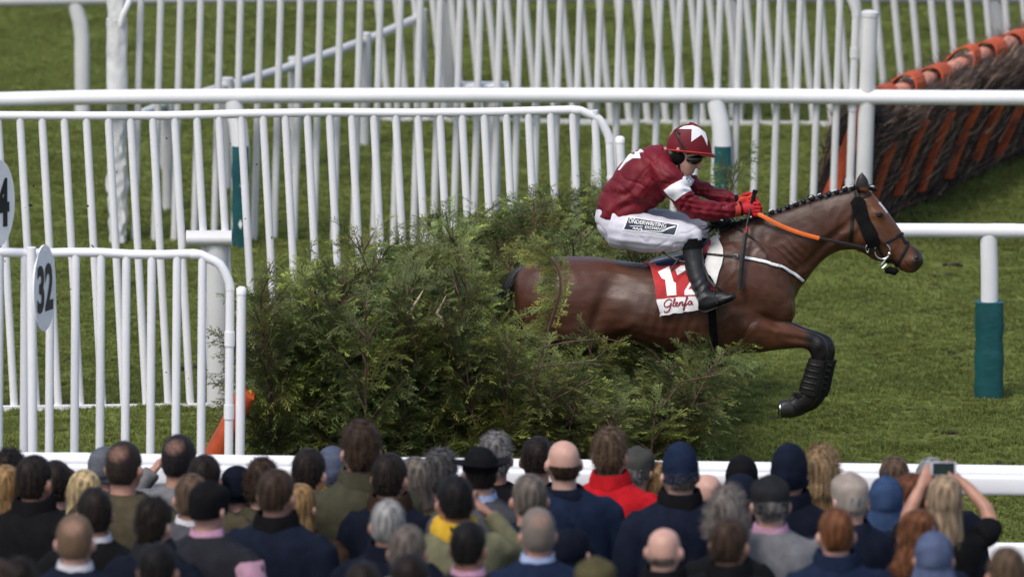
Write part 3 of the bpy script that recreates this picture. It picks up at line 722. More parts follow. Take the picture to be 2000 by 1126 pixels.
# muscle relief, given as (column, row, radius along, radius across, angle, height)
BUMPS = [(1480, 560, 55, 40, .9, .016), (1462, 640, 34, 26, 0, .022), (1425, 600, 16, 70, 0, -.016), (1520, 585, 28, 40, 0, .008), (1505, 625, 26, 8, .45, -.016), (1540, 610, 16, 18, 0, .010),
         (1085, 575, 60, 60, 0, .014), (1168, 615, 14, 42, .35, -.020), (1200, 560, 32, 24, 0, -.016), (1225, 640, 30, 14, -.4, .010), (1195, 660, 44, 7, -.45, -.012), (1130, 660, 45, 26, 0, .014), (1075, 527, 38, 12, 0, .008),
         (1300, 610, 100, 40, 0, .006), (1610, 480, 60, 9, -.75, -.012), (1640, 465, 60, 10, -.65, .008), (1560, 480, 80, 24, -.5, .010), (1470, 500, 42, 16, .9, -.010), (1688, 462, 20, 26, .5, .011), (1722, 470, 44, 6, .85, .006), (1717, 419, 12, 9, .5, .013),
         (1735, 455, 26, 8, .9, -.006), (1788, 508, 9, 8, 0, .010), (1770, 512, 12, 14, .8, .007), (1560, 662, 30, 7, .25, -.008), (1530, 650, 30, 8, .3, .008), (1601, 672, 10, 10, 0, .006)]
VEINS = [[(1600, 478), (1575, 508), (1560, 540), (1548, 575)], [(1432, 610), (1405, 645), (1360, 668), (1300, 676), (1250, 664)], [(1232, 636), (1205, 652), (1178, 664)], [(1704, 458), (1722, 468), (1742, 486)], [(1470, 556), (1486, 590), (1480, 628), (1462, 655)],
         [(1520, 630), (1548, 648), (1578, 664)], [(1500, 640), (1530, 662), (1565, 672)], [(1660, 420), (1640, 440), (1618, 452), (1590, 470)], [(1700, 400), (1708, 412)], [(1736, 432), (1746, 452), (1752, 470)]]
VP = [[np.array(q) for q in smooth_path(v_, 16)] for v_ in VEINS]; VPA = np.array([q for v_ in VP for q in v_])
def relief(co, no):
    if abs(no.y) < .15: return 0
    x, y = proj(co); k = min(1, (abs(no.y) - .15) * 2); h = 0
    for cx, cy, ra, rb, an, am in BUMPS:
        dx, dy = x - cx, y - cy
        if abs(dx) > 3 * max(ra, rb) or abs(dy) > 3 * max(ra, rb): continue
        a = dx * math.cos(an) + dy * math.sin(an); b = -dx * math.sin(an) + dy * math.cos(an)
        h += am * math.exp(-(a / ra) ** 2 - (b / rb) ** 2)
    # neck folds ahead of the shoulder, and fine veins
    if 1430 < x < 1590 and 430 < y < 560:
        q = (x - 1500) * .75 - (y - 490) * .66
        h += .0035 * math.sin(q * .42 + 2.5 * noise.noise(Vector((x * .02, y * .02, 0)))) * math.exp(-((x - 1530 + (y - 500) * .4) / 32) ** 2) * math.exp(-((y - 505) / 38) ** 2)
    dmin = np.min((VPA[:, 0] - x) ** 2 + (VPA[:, 1] - y) ** 2); h += .0026 * math.exp(-dmin / 16) * (.5 + .5 * noise.noise(co * 5))
    if 1235 < x < 1400 and 540 < y < 680: h += .0022 * math.sin((x + (y - 600) * .25) * .30) * math.exp(-((x - 1320) / 60) ** 2) * math.exp(-((y - 620) / 45) ** 2)
    h += .0022 * noise.noise(co * 16)
    h += .0016 * max(0, .25 - abs(noise.noise(co * 9 + Vector((4, 1, 2))))) * 4 * (1 if 1400 < x < 1680 else .35)
    return h * k * 1.55
displace(me, relief)
col = []
def lerp3(a, b, k): k = max(0, min(1, k)); return tuple(a[i] + (b[i] - a[i]) * k for i in range(3))
for v in me.vertices:
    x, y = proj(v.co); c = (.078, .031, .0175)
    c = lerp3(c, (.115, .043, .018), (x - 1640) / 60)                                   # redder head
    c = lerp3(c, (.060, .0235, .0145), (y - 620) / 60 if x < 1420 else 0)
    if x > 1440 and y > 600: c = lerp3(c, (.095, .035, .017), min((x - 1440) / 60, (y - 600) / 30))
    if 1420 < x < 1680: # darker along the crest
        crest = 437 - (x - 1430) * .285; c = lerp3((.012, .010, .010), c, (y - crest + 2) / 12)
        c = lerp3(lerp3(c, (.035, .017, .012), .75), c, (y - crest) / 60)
    leg = max((x - 1568) / 14, (y - 700) / 10) if x > 1480 and y > 625 else -1
    if x < 1000: leg = (y - 735) / 15
    c = lerp3(c, (.013, .011, .011), leg)
    c = lerp3(c, (.03, .02, .018), (x - 1776) / 14 if y > 480 else 0)                    # muzzle
    c = lerp3(c, (.022, .018, .016), 1.0 if (1668 < x < 1700 and y < 366) else 0)        # ear
    d = math.hypot((x - 1726) * 1.0, (y - 404)); d2 = abs((x - 1726) * .78 - (y - 404) * .62)
    if d < 13 and d2 < 3.2 + 1.5 * noise.noise(v.co * 40): c = (.62, .6, .58)              # small star
    if (x - 1763) * .78 + (y - 452) * .2 > 0 and abs((x - 1768) * .62 + (y - 460) * -.05) < 40 and 1757 < x < 1768 and 440 < y < 462 and abs(v.normal.y) < .2: c = (.4, .34, .31)
    if 1512 < x < 1545 and y > 775: c = (.02, .018, .017)
    spot = math.exp(-((x - 1240) / 30) ** 2 - ((y - 572) / 34) ** 2) * (.55 + .45 * noise.noise(v.co * 14)); c = lerp3(c, (.17, .125, .105), spot * .75)   # paler patch on the flank behind the cloth
    spot = math.exp(-((x - 1545) / 16) ** 2 - ((y - 535) / 30) ** 2) * .4; c = lerp3(c, (.05, .022, .014), spot)
    n_ = 1 + .30 * noise.noise(v.co * 3.2) + .14 * noise.noise(Vector((v.co.x * 12, v.co.y * 12, v.co.z * 40))) + .12 * noise.noise(v.co * 11)
    n_ *= .84; col.append(tuple(q * n_ for q in c))
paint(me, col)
def coat_material():
    m = bpy.data.materials.new('bay_coat'); m.use_nodes = True; t = m.node_tree; N = t.nodes; L = t.links; b = N['Principled BSDF']
    at = N.new('ShaderNodeAttribute'); at.attribute_name = 'tint'; L.new(at.outputs['Color'], b.inputs['Base Color'])
    b.inputs['Specular IOR Level'].default_value = .3; b.inputs['Sheen Weight'].default_value = .0; b.inputs['Sheen Roughness'].default_value = .4
    tc = N.new('ShaderNodeTexCoord'); mp = N.new('ShaderNodeMapping'); mp.inputs['Scale'].default_value = (18, 40, 90)
    L.new(tc.outputs['Object'], mp.inputs[0]); n1 = N.new('ShaderNodeTexNoise'); n1.inputs['Scale'].default_value = 3; n1.inputs['Detail'].default_value = 4; L.new(mp.outputs[0], n1.inputs['Vector'])
    n2 = N.new('ShaderNodeTexNoise'); n2.inputs['Scale'].default_value = 5; n2.inputs['Detail'].default_value = 5; L.new(tc.outputs['Object'], n2.inputs['Vector'])
    rr = N.new('ShaderNodeMapRange'); rr.inputs[1].default_value = .35; rr.inputs[2].default_value = .7; rr.inputs[3].default_value = .30; rr.inputs[4].default_value = .52
    L.new(n2.outputs['Fac'], rr.inputs[0]); L.new(rr.outputs[0], b.inputs['Roughness'])
    bp = N.new('ShaderNodeBump'); bp.inputs['Strength'].default_value = .28; bp.inputs['Distance'].default_value = .006; L.new(n1.outputs['Fac'], bp.inputs['Height']); L.new(bp.outputs[0], b.inputs['Normal'])
    return m
M['coat'] = coat_material()
M['hairblack'] = mat('black_horse_hair', (.010, .009, .009), .42, .3, 30, spec=.4, bump=.4, bscale=120)
M['eye'] = mat('dark_eye', (.012, .007, .005), .08, .1, spec=.6)
M['hoof'] = mat('hoof_horn', (.03, .026, .024), .45, .3, 20)
M['steel'] = mat('bright_steel', (.62, .62, .63), .22, .1, metal=1)
M['leather'] = mat('dark_leather', (.011, .009, .008), .5, .25, 30, spec=.3, bump=.15)
M['black_cloth'] = mat('black_cloth', (.006, .006, .0065), .9, .2, 30, spec=.1, bump=.5, bscale=150)
M['band'] = mat('white_plait_band', (.7, .7, .7), .5, .1)
base = Vector((W(1400, 600).x, YH, 0))
horse = thing('horse', 'dark bay racehorse stretched in mid-jump over the conifer fence', 'horse', base)
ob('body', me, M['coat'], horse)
HB = bvh_of(me)
def on(px, py, off=0):
    p, n_ = hit(px, py, HB, YH); return p + n_ * off
def far(p): return Vector((p.x, 2 * YH - p.y, p.z))
for p in (on(1717.5, 420, -.008), far(on(1717.5, 420, -.008))):
    e = ob('eye', MB().ell(p, (.021, .014, .017), 16, 10).mesh('eye'), M['eye'], horse)
    ob('eyelid', MB().tube([p + Vector((x, (-1 if p.y < YH else 1) * (.011 - .010 * abs(x / .027) ** 2), .0135 - 12 * x * x - .12 * x)) for x in (-.027, -.018, -.008, .002, .012, .022, .028)], [.002, .0045, .006, .0065, .006, .004, .002], 8).mesh('eyelid'), M['hairblack'], e, local=False)
for p in (on(1789, 504, -.004), far(on(1789, 504, -.004))):
    ob('nostril', MB().ell(p, (.014, .009, .022), 14, 8, Matrix.Rotation(.5, 3, 'Y')).mesh('nostril'), M['hairblack'], horse)
ob('mouth', MB().tube([on(1766, 508, .001), on(1772, 515, .0015), on(1780, 520, .0015), on(1788, 524, .001)], .0028, 6).mesh('mouth'), M['hairblack'], horse)
# plaited mane: a dark ridge of hair with rolled plaits, each bound with white thread
crest = [(1405, 447), (1425, 439), (1450, 431.5), (1500, 417.5), (1545, 402), (1585, 388), (1625, 377), (1660, 368), (1680, 364)]
cp = smooth_path(crest, 5); mb = MB()
mb.tube([W(q[0], q[1] + 4) for q in cp], [(.022, .020)] * len(cp), 10)
for i in range(240):
    q = cp[hr.randrange(len(cp))]; p = W(q[0] + hr.uniform(-4, 4), q[1] + 4, hr.uniform(-.02, .01)); L_ = hr.uniform(.02, .05)
    mb.tube([p, p + Vector((hr.uniform(-.03, .01), -.012, hr.uniform(-.03, .02))).normalized() * L_], [.0035, .0008], 4)
for i in range(120):                                        # loose hair over the withers
    p = W(hr.uniform(1393, 1440), hr.uniform(436, 446), hr.uniform(-.03, .02)); d = Vector((hr.uniform(-1, -.2), hr.uniform(-.6, .2), hr.uniform(-.3, .5))).normalized() * hr.uniform(.05, .12)
    mb.tube([p, p + d * .5 + Vector((0, 0, .01)), p + d], [.005, .0035, .001], 4)
mane = ob('mane', mb.mesh('mane'), M['hairblack'], horse)
xb = 1432
while xb < 1668:
    q = min(cp, key=lambda c: abs(c[0] - xb)); sz = hr.uniform(.017, .023)
    o = ob('plait', MB().ell(W(xb, q[1] - 1, -.012), (sz, .024, sz), 12, 8).mesh('plait'), M['hairblack'], mane)
    if hr.random() < .75: ob('thread', MB().tube([W(xb + 5 * math.cos(a), q[1] - 1 + 4 * math.sin(a), -.034) for a in (3.4, 3.9, 4.4, 4.9)], .0035, 6).mesh('thread'), M['band'], mane)
    xb += hr.uniform(13, 17)
ob('plait', MB().tube([W(1694, 366), W(1702, 366), W(1709, 369), W(1712, 373)], [.016, .022, .02, .008], 10).mesh('plait'), M['hairblack'], mane)
ob('thread', MB().tube([W(1703 + 4 * math.cos(a), 367 + 4 * math.sin(a), -.024) for a in (4, 4.6, 5.2, 5.8)], .004, 6).mesh('thread'), M['band'], mane)
# tail
mb = MB(); tp = [(1034, 518), (1020, 524), (1009, 534), (997, 553), (986, 580), (978, 612)]
mb.tube([W(*q) for q in tp], [.022, .028, .032, .032, .028, .012], 12)
for i in range(260):
    a = hr.uniform(0, 6.28); r0 = hr.uniform(.01, .05); pts = []
    for k, q in enumerate(tp):
        pts.append(W(q[0] + hr.uniform(-3, 3), q[1] + hr.uniform(-3, 3)) + Vector((math.cos(a), math.sin(a) * 1.2, math.sin(a) * .5)) * r0 * (.25 + .14 * k))
    mb.tube(pts[:hr.choice((4, 5, 6))], .0022, 4)
ob('tail', mb.mesh('tail'), M['hairblack'], horse)
# hooves and shoes on the folded forelegs
for dx, yo in ((0, -.115), (14, .115)):
    h = MB(); sec_loft(h, [((1557 + dx, 808), (1541 + dx, 779), .041, yo), ((1545 + dx, 812), (1533 + dx, 779), .050, yo), ((1525 + dx, 816), (1527 + dx, 781), .056, yo)], n=18)
    o = ob('hoof', h.mesh('hoof'), M['hoof'], horse)
    h = MB(); pts = [W(1523.5 + dx + 1.2 * math.cos(a), 798 - 16 * math.sin(a), yo + .052 * math.cos(a)) for a in [math.pi * (.1 + .8 * k / 12) * 1.0 - .0 for k in range(13)]]
    pts = [W(1521.5 + dx + 3.5 * k, 815 - 33 * k, yo - .012 - .046 * math.sin(math.pi * k)) for k in [i / 8 for i in range(9)]]
    ob('shoe', h.tube(pts, (.008, .009, .010, .010, .010, .010, .009, .008, .006), 8).mesh('shoe'), M['steel'], o)
    ft = MB()
    for i in range(70):
        p = W(1561 + dx + hr.uniform(-5, 6), 772 + hr.uniform(-4, 5), yo + hr.uniform(-.04, .03)); d = Vector((-1, hr.uniform(-.5, .5), hr.uniform(-.2, .5))).normalized() * hr.uniform(.02, .055); ft.tube([p, p + d], [.003, .0006], 4)
    ob('fetlock_hair', ft.mesh('fetlock_hair'), M['hairblack'], horse)
# ---- tendon boots
M['boot_np'] = mat('black_neoprene', (.011, .0105, .0105), .65, .3, 25, spec=.22, bump=.3)
for dx, yo, lab in ((0, -.115, 'black strapped tendon boot on the nearer foreleg, above the shod hoof'), (16, .115, 'black tendon boot on the other foreleg, mostly hidden behind the first')):
    t = thing('tendon_boot', lab, 'leg boot', W(1588 + dx, 775, yo))
    b = MB(); sec_loft(b, [((1619 + dx, 703), (1580 + dx, 699), .048, yo), ((1615 + dx, 716), (1576 + dx, 710), .052, yo), ((1610 + dx, 738), (1570 + dx, 730), .050, yo), ((1606 + dx, 758), (1563 + dx, 748), .052, yo), ((1600 + dx, 774), (1560 + dx, 762), .053, yo)], n=22)
    bm_ = b.mesh('shell'); ob('shell', bm_, M['boot_np'], t); bb = bvh_of(bm_)
    for k in range(5):
        yy = 712 + k * 11.5; xx = 1588 - k * 3.0 + dx
        if yo < 0: strap('strap', [(xx - 12, yy - 3), (xx, yy), (xx + 14, yy + 3)], 4, bb, YH + yo, .0015, M['leather'], t)
        else: ob('strap', MB().tube([W(xx - 2, yy - 3, yo - .052), W(xx + 20, yy + 2, yo - .045)], .010, 8).mesh('strap'), M['leather'], t)
# ------------------------------------------------------------------ tack
M['cloth_red'] = mat('red_cloth', (.42, .012, .014), .75, .2, 12, sheen=.3, bump=.2)
M['cloth_white'] = mat('white_cloth', (.70, .69, .68), .7, .12, 14, dirt=.7, bump=.15)
M['pad_white'] = mat('white_pad', (.64, .63, .60), .75, .15, 10, dirt=.8, bump=.25)
M['navy'] = mat('navy_leather', (.012, .022, .07), .4, .2, 20)
M['print_white'] = mat('white_print', (.78, .78, .78), .6, .06, 20)
M['print_red'] = mat('dark_red_print', (.22, .012, .02), .6, .1, 20)
pad = thing('saddle_pad', 'white mud-flecked pad under the saddle at the withers', 'saddle pad', W(1395, 500))
patch('pad', [(1364, 452), (1384, 451), (1398, 449), (1406, 470), (1413, 489), (1413, 503), (1407, 525), (1396, 556), (1388, 540), (1374, 530), (1366, 520)], HB, YH, .020, .016, M['pad_white'], pad, 6, .006)
cloth = thing('number_cloth', 'red racing number cloth with white 12 and lettered white hem', 'saddle cloth', W(1320, 560))
red = patch('cloth', [(1256, 512), (1290, 505), (1340, 488), (1372, 455), (1380, 463), (1387, 478), (1388, 490), (1377, 508), (1372, 530), (1380, 541), (1395, 560), (1392, 566), (1362, 566), (1362, 578), (1283, 586), (1279, 560), (1274, 540), (1270, 528)], HB, YH, .034, .008, M['cloth_red'], cloth, 6, .006)
RB = merged_bvh([red.data, me])
hem = patch('hem', [(1283, 586), (1320, 581.5), (1364, 577), (1364, 604), (1330, 609), (1288, 616)], HB, YH, .032, .008, M['cloth_white'], cloth, 6, .004)
patch('number', [(1285, 531), (1307, 520), (1315.5, 550), (1320, 552), (1321, 576), (1303, 577.5), (1299, 546), (1293, 544)], RB, YH, .003, .002, M['print_white'], red, 4)
patch('number', [(1319, 527), (1330, 519), (1348, 517), (1360, 525), (1362, 540), (1350, 556), (1344, 565), (1362, 564), (1362, 575), (1337, 576), (1337, 568), (1349, 548), (1352, 537), (1348, 530), (1338, 528), (1332, 533), (1323, 537)], RB, YH, .003, .002, M['print_white'], red, 4)
TB = merged_bvh([hem.data, red.data, me])
def stroke(name, pts, wpx, bvh, mt, par, Y0=None, off=.003): return strap(name, pts, wpx, bvh, Y0 or YH, off, mt, par, .0012, 4)
def gl(u, v): return (1296 + u, 606.5 - v - u * .10)        # lettering baseline rises with the hem
for L_ in ([(16, 17), (13, 21), (7, 20), (2, 15), (2, 9), (7, 7), (12, 9), (15, 14), (13, 5), (9, -2), (3, -3), (1, 0)], [(17, 8), (21, 14), (23, 20), (21, 21), (19, 12), (20, 7), (23, 7)], [(23, 9), (27, 11), (27, 14), (24, 13), (24, 8), (27, 6.5), (30, 8.5)],
           [(30, 8), (32, 14), (30.5, 7)], [(31, 9), (34, 13.5), (37, 13), (36, 8), (38, 7), (40, 9)], [(40, 9), (44, 15), (47, 21), (45, 22), (42.5, 10), (40, -2), (38, -1), (42, 6), (48, 10)], [(54, 13), (51, 14), (48.5, 11), (49, 8), (52, 7.5), (55, 13), (54.5, 8), (57, 7.5)]):
    stroke('lettering', [gl(*q) for q in L_], 2.3, TB, M['print_red'], hem)
saddle = thing('racing_saddle', 'small navy racing saddle with black girth and iron stirrup on the horse', 'saddle', W(1330, 505))
sb = MB(); sec_loft(sb, [((1264, 512), (1268, 517), .06), ((1280, 506), (1285, 516), .13), ((1305, 500), (1312, 515), .16), ((1335, 492), (1342, 512), .15), ((1362, 478), (1370, 500), .12), ((1385, 463), (1390, 480), .06)], n=20)
ob('seat', sb.mesh('seat'), M['navy'], saddle)
ob('seat_piping', MB().tube([W(1264, 514, -.062), W(1284, 507, -.13), W(1310, 501, -.155), W(1340, 494, -.15)], .004, 6).mesh('seat_piping'), M['print_white'], saddle)
# girth right round the barrel, in the plane of the body section
def girth_ring(x_top, x_bot, wpx, off):
    pts = []
    for k in range(48):
        a = 2 * math.pi * k / 48; c = W(1388, 580); d = Vector((0, math.cos(a), math.sin(a)))
        loc, no_, _, _ = HB.ray_cast(c + d * 1.2, -d); 
        if loc is None: continue
        s_ = (W(1388, 480).z - loc.z) / (W(1388, 480).z - W(1388, 697).z); q = loc + no_ * off; q.x += (s_ - .5) * (x_bot - x_top) / 309; pts.append(q)
    return pts
gp = girth_ring(1376, 1394, 15, .008); n_g = len(gp); rg = []
for i in range(n_g + 1):
    q = gp[i % n_g]; o_ = (q - W(1388, 580)); o_.x = 0; o_.normalize(); rg.append([q + Vector((.025, 0, 0)) - o_ * .004, q + Vector((.025, 0, 0)) + o_ * .003, q + Vector((-.025, 0, 0)) + o_ * .003, q + Vector((-.025, 0, 0)) - o_ * .004])
ob('girth', MB().ring_loft(rg, cap=False).mesh('girth', False), M['black_cloth'], saddle)
ob('girth_strap', MB().tube([W(1391, 696, -.03), W(1396, 715, -.05), W(1400, 738, -.06)], (.008, .007, .005), 6).mesh('girth_strap'), M['leather'], saddle)
strap('surcingle', [(1283, 485, YH - .17), (1300, 496, YH - .24), (1322, 508, YH - .28), (1338, 512, YH - .30)], 5, None, YH, 0, M['leather'], saddle, free=True)
strap('flap_strap', [(1326, 504, YH - .285), (1316, 520, YH - .30), (1311, 530, YH - .31)], 4, None, YH, 0, M['leather'], saddle, free=True)
# stirrup iron and leather at the boot
def stirrup(sg):
    q = lambda x, y, o: Vector((W(x, y).x, YH + sg * o, W(x, y, sg * o).z))
    o = ob('stirrup', MB().tube([q(1412, 583, .30), q(1408, 570, .315), q(1400, 562, .33), q(1395, 560, .335), q(1392, 572, .38), q(1397, 588, .41)], .006, 8).mesh('stirrup'), M['leather'], saddle)
    ob('tread', MB().tube([q(1413, 584, .29), q(1398, 590, .42)], .010, 8).mesh('tread'), M['leather'], saddle)
    ob('stirrup_leather', MB().tube([q(1372, 520, .26), q(1382, 545, .30), q(1395, 560, .335)], [(.004, .012)] * 3, 8).mesh('stirrup_leather'), M['leather'], saddle)
stirrup(-1); stirrup(1)
bp_ = thing('breast_girth', 'white breast girth with black straps round the horse\'s chest', 'breast strap', W(1500, 510))
PB = merged_bvh([me, red.data, pad.children[0].data])
strap('strap', [(1366, 496), (1385, 497), (1410, 499), (1432, 501), (1445, 503)], 4.5, PB, YH, .005, M['leather'], bp_)
strap('strap', [(1442, 502), (1470, 506), (1500, 512.5), (1530, 523), (1552, 535), (1571, 549)], 9, HB, YH, .005, M['leather'], bp_)
strap('webbing', [(1450, 503.2), (1475, 507), (1500, 512.5), (1530, 523), (1552, 535), (1568, 547)], 5.5, HB, YH, .009, M['print_white'], bp_)
strap('neck_strap', [(1432, 442), (1455, 455), (1475, 470), (1492, 490), (1503, 512)], 3.5, HB, YH, .005, M['leather'], bp_)
ob('ring', MB().tube([on(1437 + 3.5 * math.cos(a), 501.5 + 3.5 * math.sin(a), .012) for a in [6.3 * k / 14 for k in range(15)]], .0028, 6).mesh('ring'), M['steel'], bp_)
# ---- bridle
br = thing('bridle', 'black racing bridle with fleece cheekpieces, steel ring bit and orange reins', 'bridle', W(1700, 440))
ck = MB()
o = patch('cheekpiece', [(1661, 396), (1668, 388), (1680, 385), (1690, 392), (1694, 410), (1700, 430), (1710, 452), (1720, 472), (1716, 478), (1697, 480), (1688, 462), (1676, 436), (1667, 416)], HB, YH, .030, .026, M['black_cloth'], br, 5, .008)
strap('headpiece', [(1671, 366), (1669, 378), (1668, 392), (1665, 420), (1663, 450), (1660, 476)], 6.5, HB, YH, .006, M['leather'], br)
strap('browband', [(1668, 381), (1676, 385), (1690, 384), (1700, 380)], 5, HB, YH, .006, M['leather'], br)
strap('cheek_strap', [(1674, 372), (1677, 386), (1690, 420), (1702, 450), (1714, 476)], 5, HB, YH, .02, M['leather'], br)
strap('noseband', [(1727, 476), (1745, 466), (1758, 458), (1769, 455)], 5, HB, YH, .006, M['leather'], br)
strap('noseband', [(1772, 457), (1777, 466), (1768, 487), (1760, 502), (1752, 516), (1744, 527)], 6, HB, YH, .006, M['leather'], br)
strap('chin_strap', [(1714, 478), (1722, 496), (1735, 512), (1748, 520)], 5, HB, YH, .006, M['leather'], br)
ob('chin_pad', MB().tube([W(1729, 529, -.05), W(1737, 527, -.055), W(1747, 530, -.05), W(1753, 526, -.04)], (.016, .024, .026, .016), 10).mesh('chin_pad'), M['black_cloth'], br)
for sg in (-1, 1):
    yb = -.088 * (1 if sg < 0 else -1)
    ob('bit_ring', MB().tube([W(1723 + 15 * math.cos(a), 490 + 15.5 * math.sin(a), yb) for a in [2 * math.pi * k / 28 for k in range(29)]], .0058, 8).mesh('bit_ring'), M['steel'], br)
ob('bit_link', MB().tube([W(1738, 497, -.093), W(1730, 506, -.093), W(1722, 516, -.093), W(1719.5, 522, -.093), W(1723, 523, -.093), W(1732, 516, -.093)], .0045, 6).mesh('bit_link'), M['steel'], br)
ob('bit_joint', MB().ell(W(1737, 495.5, -.094), (.013, .012, .013), 12, 8).mesh('bit_joint'), M['steel'], br)
M['rein_o'] = mat('orange_rubber', (.68, .13, .015), .5, .15, 20, bump=.3, bscale=150)
def rein(sg):
    f_ = lambda x, y, o: (x, y, YH + sg * o)
    strap('rein_grip', [f_(1468, 411, .09), f_(1490, 422, .11), f_(1520, 438, .125), f_(1560, 454, .13), f_(1600, 465, .125)], 8, None, YH, 0, M['rein_o'], br, .005, free=True)
    strap('rein', [f_(1598, 464.5, .125), f_(1640, 473, .118), f_(1680, 482, .105), f_(1709, 489.5, .094)], 6.5, None, YH, 0, M['leather'], br, .004, free=True)
    ob('rein_ring', MB().tube([W(1694 + 3 * math.cos(a), 485.5 + 7 * math.sin(a), sg * .105) for a in [6.3 * k / 14 for k in range(15)]], .003, 6).mesh('rein_ring'), M['steel'], br)
rein(-1); rein(1)
lp = [(1440, 396, -.06), (1446, 388, -.055), (1458, 385, -.05), (1466, 388, -.05), (1470, 398, -.05), (1466, 404, -.06)]
ob('rein_loop', MB().tube([W(*q) for q in smooth_path(lp, 4)], .0085, 8, flat=.4).mesh('rein_loop'), M['rein_o'], br)
lp = [(1461, 388, .0), (1467, 381, .0), (1474, 380, .0), (1478, 388, .0), (1476, 398, .0)]
ob('rein_loop', MB().tube([W(*q) for q in smooth_path(lp, 4)], .0085, 8, flat=.4).mesh('rein_loop'), M['rein_o'], br)
# ------------------------------------------------------------------ the jockey
M['silk'] = mat('maroon_silk', (.145, .007, .014), .55, .18, 5, bump=.35, bscale=26, spec=.25)
M['silk_white'] = mat('white_silk', (.72, .71, .74), .55, .08, 8, sheen=.2, dirt=.6, bump=.25, bscale=25)
M['breeches'] = mat('white_breeches', (.53, .52, .58), .62, .08, 6, sheen=.2, dirt=.22, bump=.3, bscale=20)
M['skin'] = mat('skin', (.46, .25, .19), .5, .15, 14, spec=.4)
M['boot'] = mat('black_riding_boot', (.014, .014, .0155), .45, .3, 18, spec=.4, dirt=.5, bump=.2, bscale=40)
M['glove'] = mat('red_glove', (.42, .006, .012), .7, .15, 30, bump=.25)
M['lens'] = mat('dark_goggle_lens', (.008, .008, .009), .12, .1, spec=.6)
M['trim'] = mat('red_hat_band', (.40, .035, .025), .55, .1)
jk = thing('person', 'jockey in maroon silks with white star and white breeches crouched on the horse', 'person', W(1330, 500))
def T(mb, pts, n=16, sub=4):
    """limb: (px, py, y offset, radius px)"""
    q = smooth_path(pts, sub); return mb.tube([W(a[0], a[1], a[2]) for a in q], [a[3] / 309 for a in q], n)
HEAD = [((1341, 346), (1328, 344), .028), ((1350, 340), (1318, 334), .050), ((1356, 333), (1312, 324), .060), ((1360, 325), (1306, 313), .068), ((1363, 315), (1303, 303), .071), ((1367, 304), (1302, 291), .074),
        ((1371, 288), (1304, 276), .074), ((1364, 266), (1311, 258), .062), ((1350, 254), (1325, 250), .03)]
body = MB(); sec_loft(body, HEAD, n=22)
T(body, [(1362, 316, 0, 4), (1367, 324, 0, 5), (1362, 328, 0, 4)], 10)                      # nose
for lx in ((1354, 332), (1351.5, 337)): T(body, [(lx[0] - 5, lx[1] - 1, -.022, 2.2), (lx[0] + 1, lx[1], 0, 3), (lx[0] - 5, lx[1] - 1, .022, 2.2)], 8)   # lips
T(body, [(1333, 328, 0, 19), (1315, 318, 0, 19), (1296, 308, 0, 22), (1280, 318, 0, 26)])
sec_loft(body, [((1172, 405), (1240, 420), .12), ((1180, 375), (1260, 400), .14), ((1202, 345), (1290, 380), .16), ((1235, 312), (1310, 355), .17), ((1265, 296), (1315, 335), .14), ((1290, 294), (1318, 322), .08)], n=24)
def arm(sg, pts, mb, k=1.0): T(mb, [(a, b, sg * c, r * k) for a, b, c, r in pts])
ARM_N = [(1284, 326, .13, 26), (1298, 340, .18, 27), (1314, 358, .205, 26), (1332, 382, .21, 24), (1350, 401, .205, 21.5), (1378, 410, .18, 20), (1410, 411, .13, 17), (1445, 408, .085, 12.5)]
ARM_F = [(1292, 322, .12, 24), (1312, 332, .17, 22), (1335, 348, .19, 19), (1352, 362, .19, 17), (1380, 374, .16, 15), (1410, 384, .12, 13), (1441, 393, .08, 11)]
arm(-1, [(a, b, c, r * .8) for a, b, c, r in ARM_N], body); arm(1, [(a, b, c, r * .8) for a, b, c, r in ARM_F], body)
THN = [(1200, 442, .08, 40), (1230, 449, .115, 39), (1268, 456, .15, 36.5), (1308, 460, .175, 32), (1338, 459, .19, 27), (1352, 462, .20, 22), (1353, 478, .205, 18.5), (1353, 492, .21, 17)]
THF = [(1215, 435, .08, 34), (1250, 434, .12, 28), (1300, 434, .17, 24), (1345, 440, .19, 21), (1366, 447, .20, 18), (1364, 470, .20, 17), (1362, 492, .21, 16)]
T(body, [(a, b, -c, r * .85) for a, b, c, r in THN]); T(body, [(a, b, c, r * .85) for a, b, c, r in THF])
BTN = [(1352, 466, .205, 19.5), (1353, 480, .21, 19.5), (1354, 500, .222, 19.5), (1358, 525, .25, 19), (1365, 550, .285, 17.5), (1373, 570, .315, 16.5), (1379, 584, .34, 16)]
FOOT = [((1364, 574), (1364, 602), .035), ((1376, 566), (1374, 607), .040), ((1392, 571), (1394, 601), .042), ((1410, 571), (1414, 593), .044), ((1426, 571), (1430, 586), .042), ((1437, 573), (1439, 581), .028)]
for sg in (-1, 1):
    T(body, [(a, b, sg * c, r * .8) for a, b, c, r in BTN]); sec_loft(body, [(a, b, w_ * .6, sg * .352) for a, b, w_ in [((a[0], a[1] + 7), (b[0], b[1] - 4), w_) for a, b, w_ in FOOT[:5]]], n=14)
bm_ = remesh(body, .0062, 3, 'body')
ob('body', bm_, M['skin'], jk); FB = bvh_of(bm_)
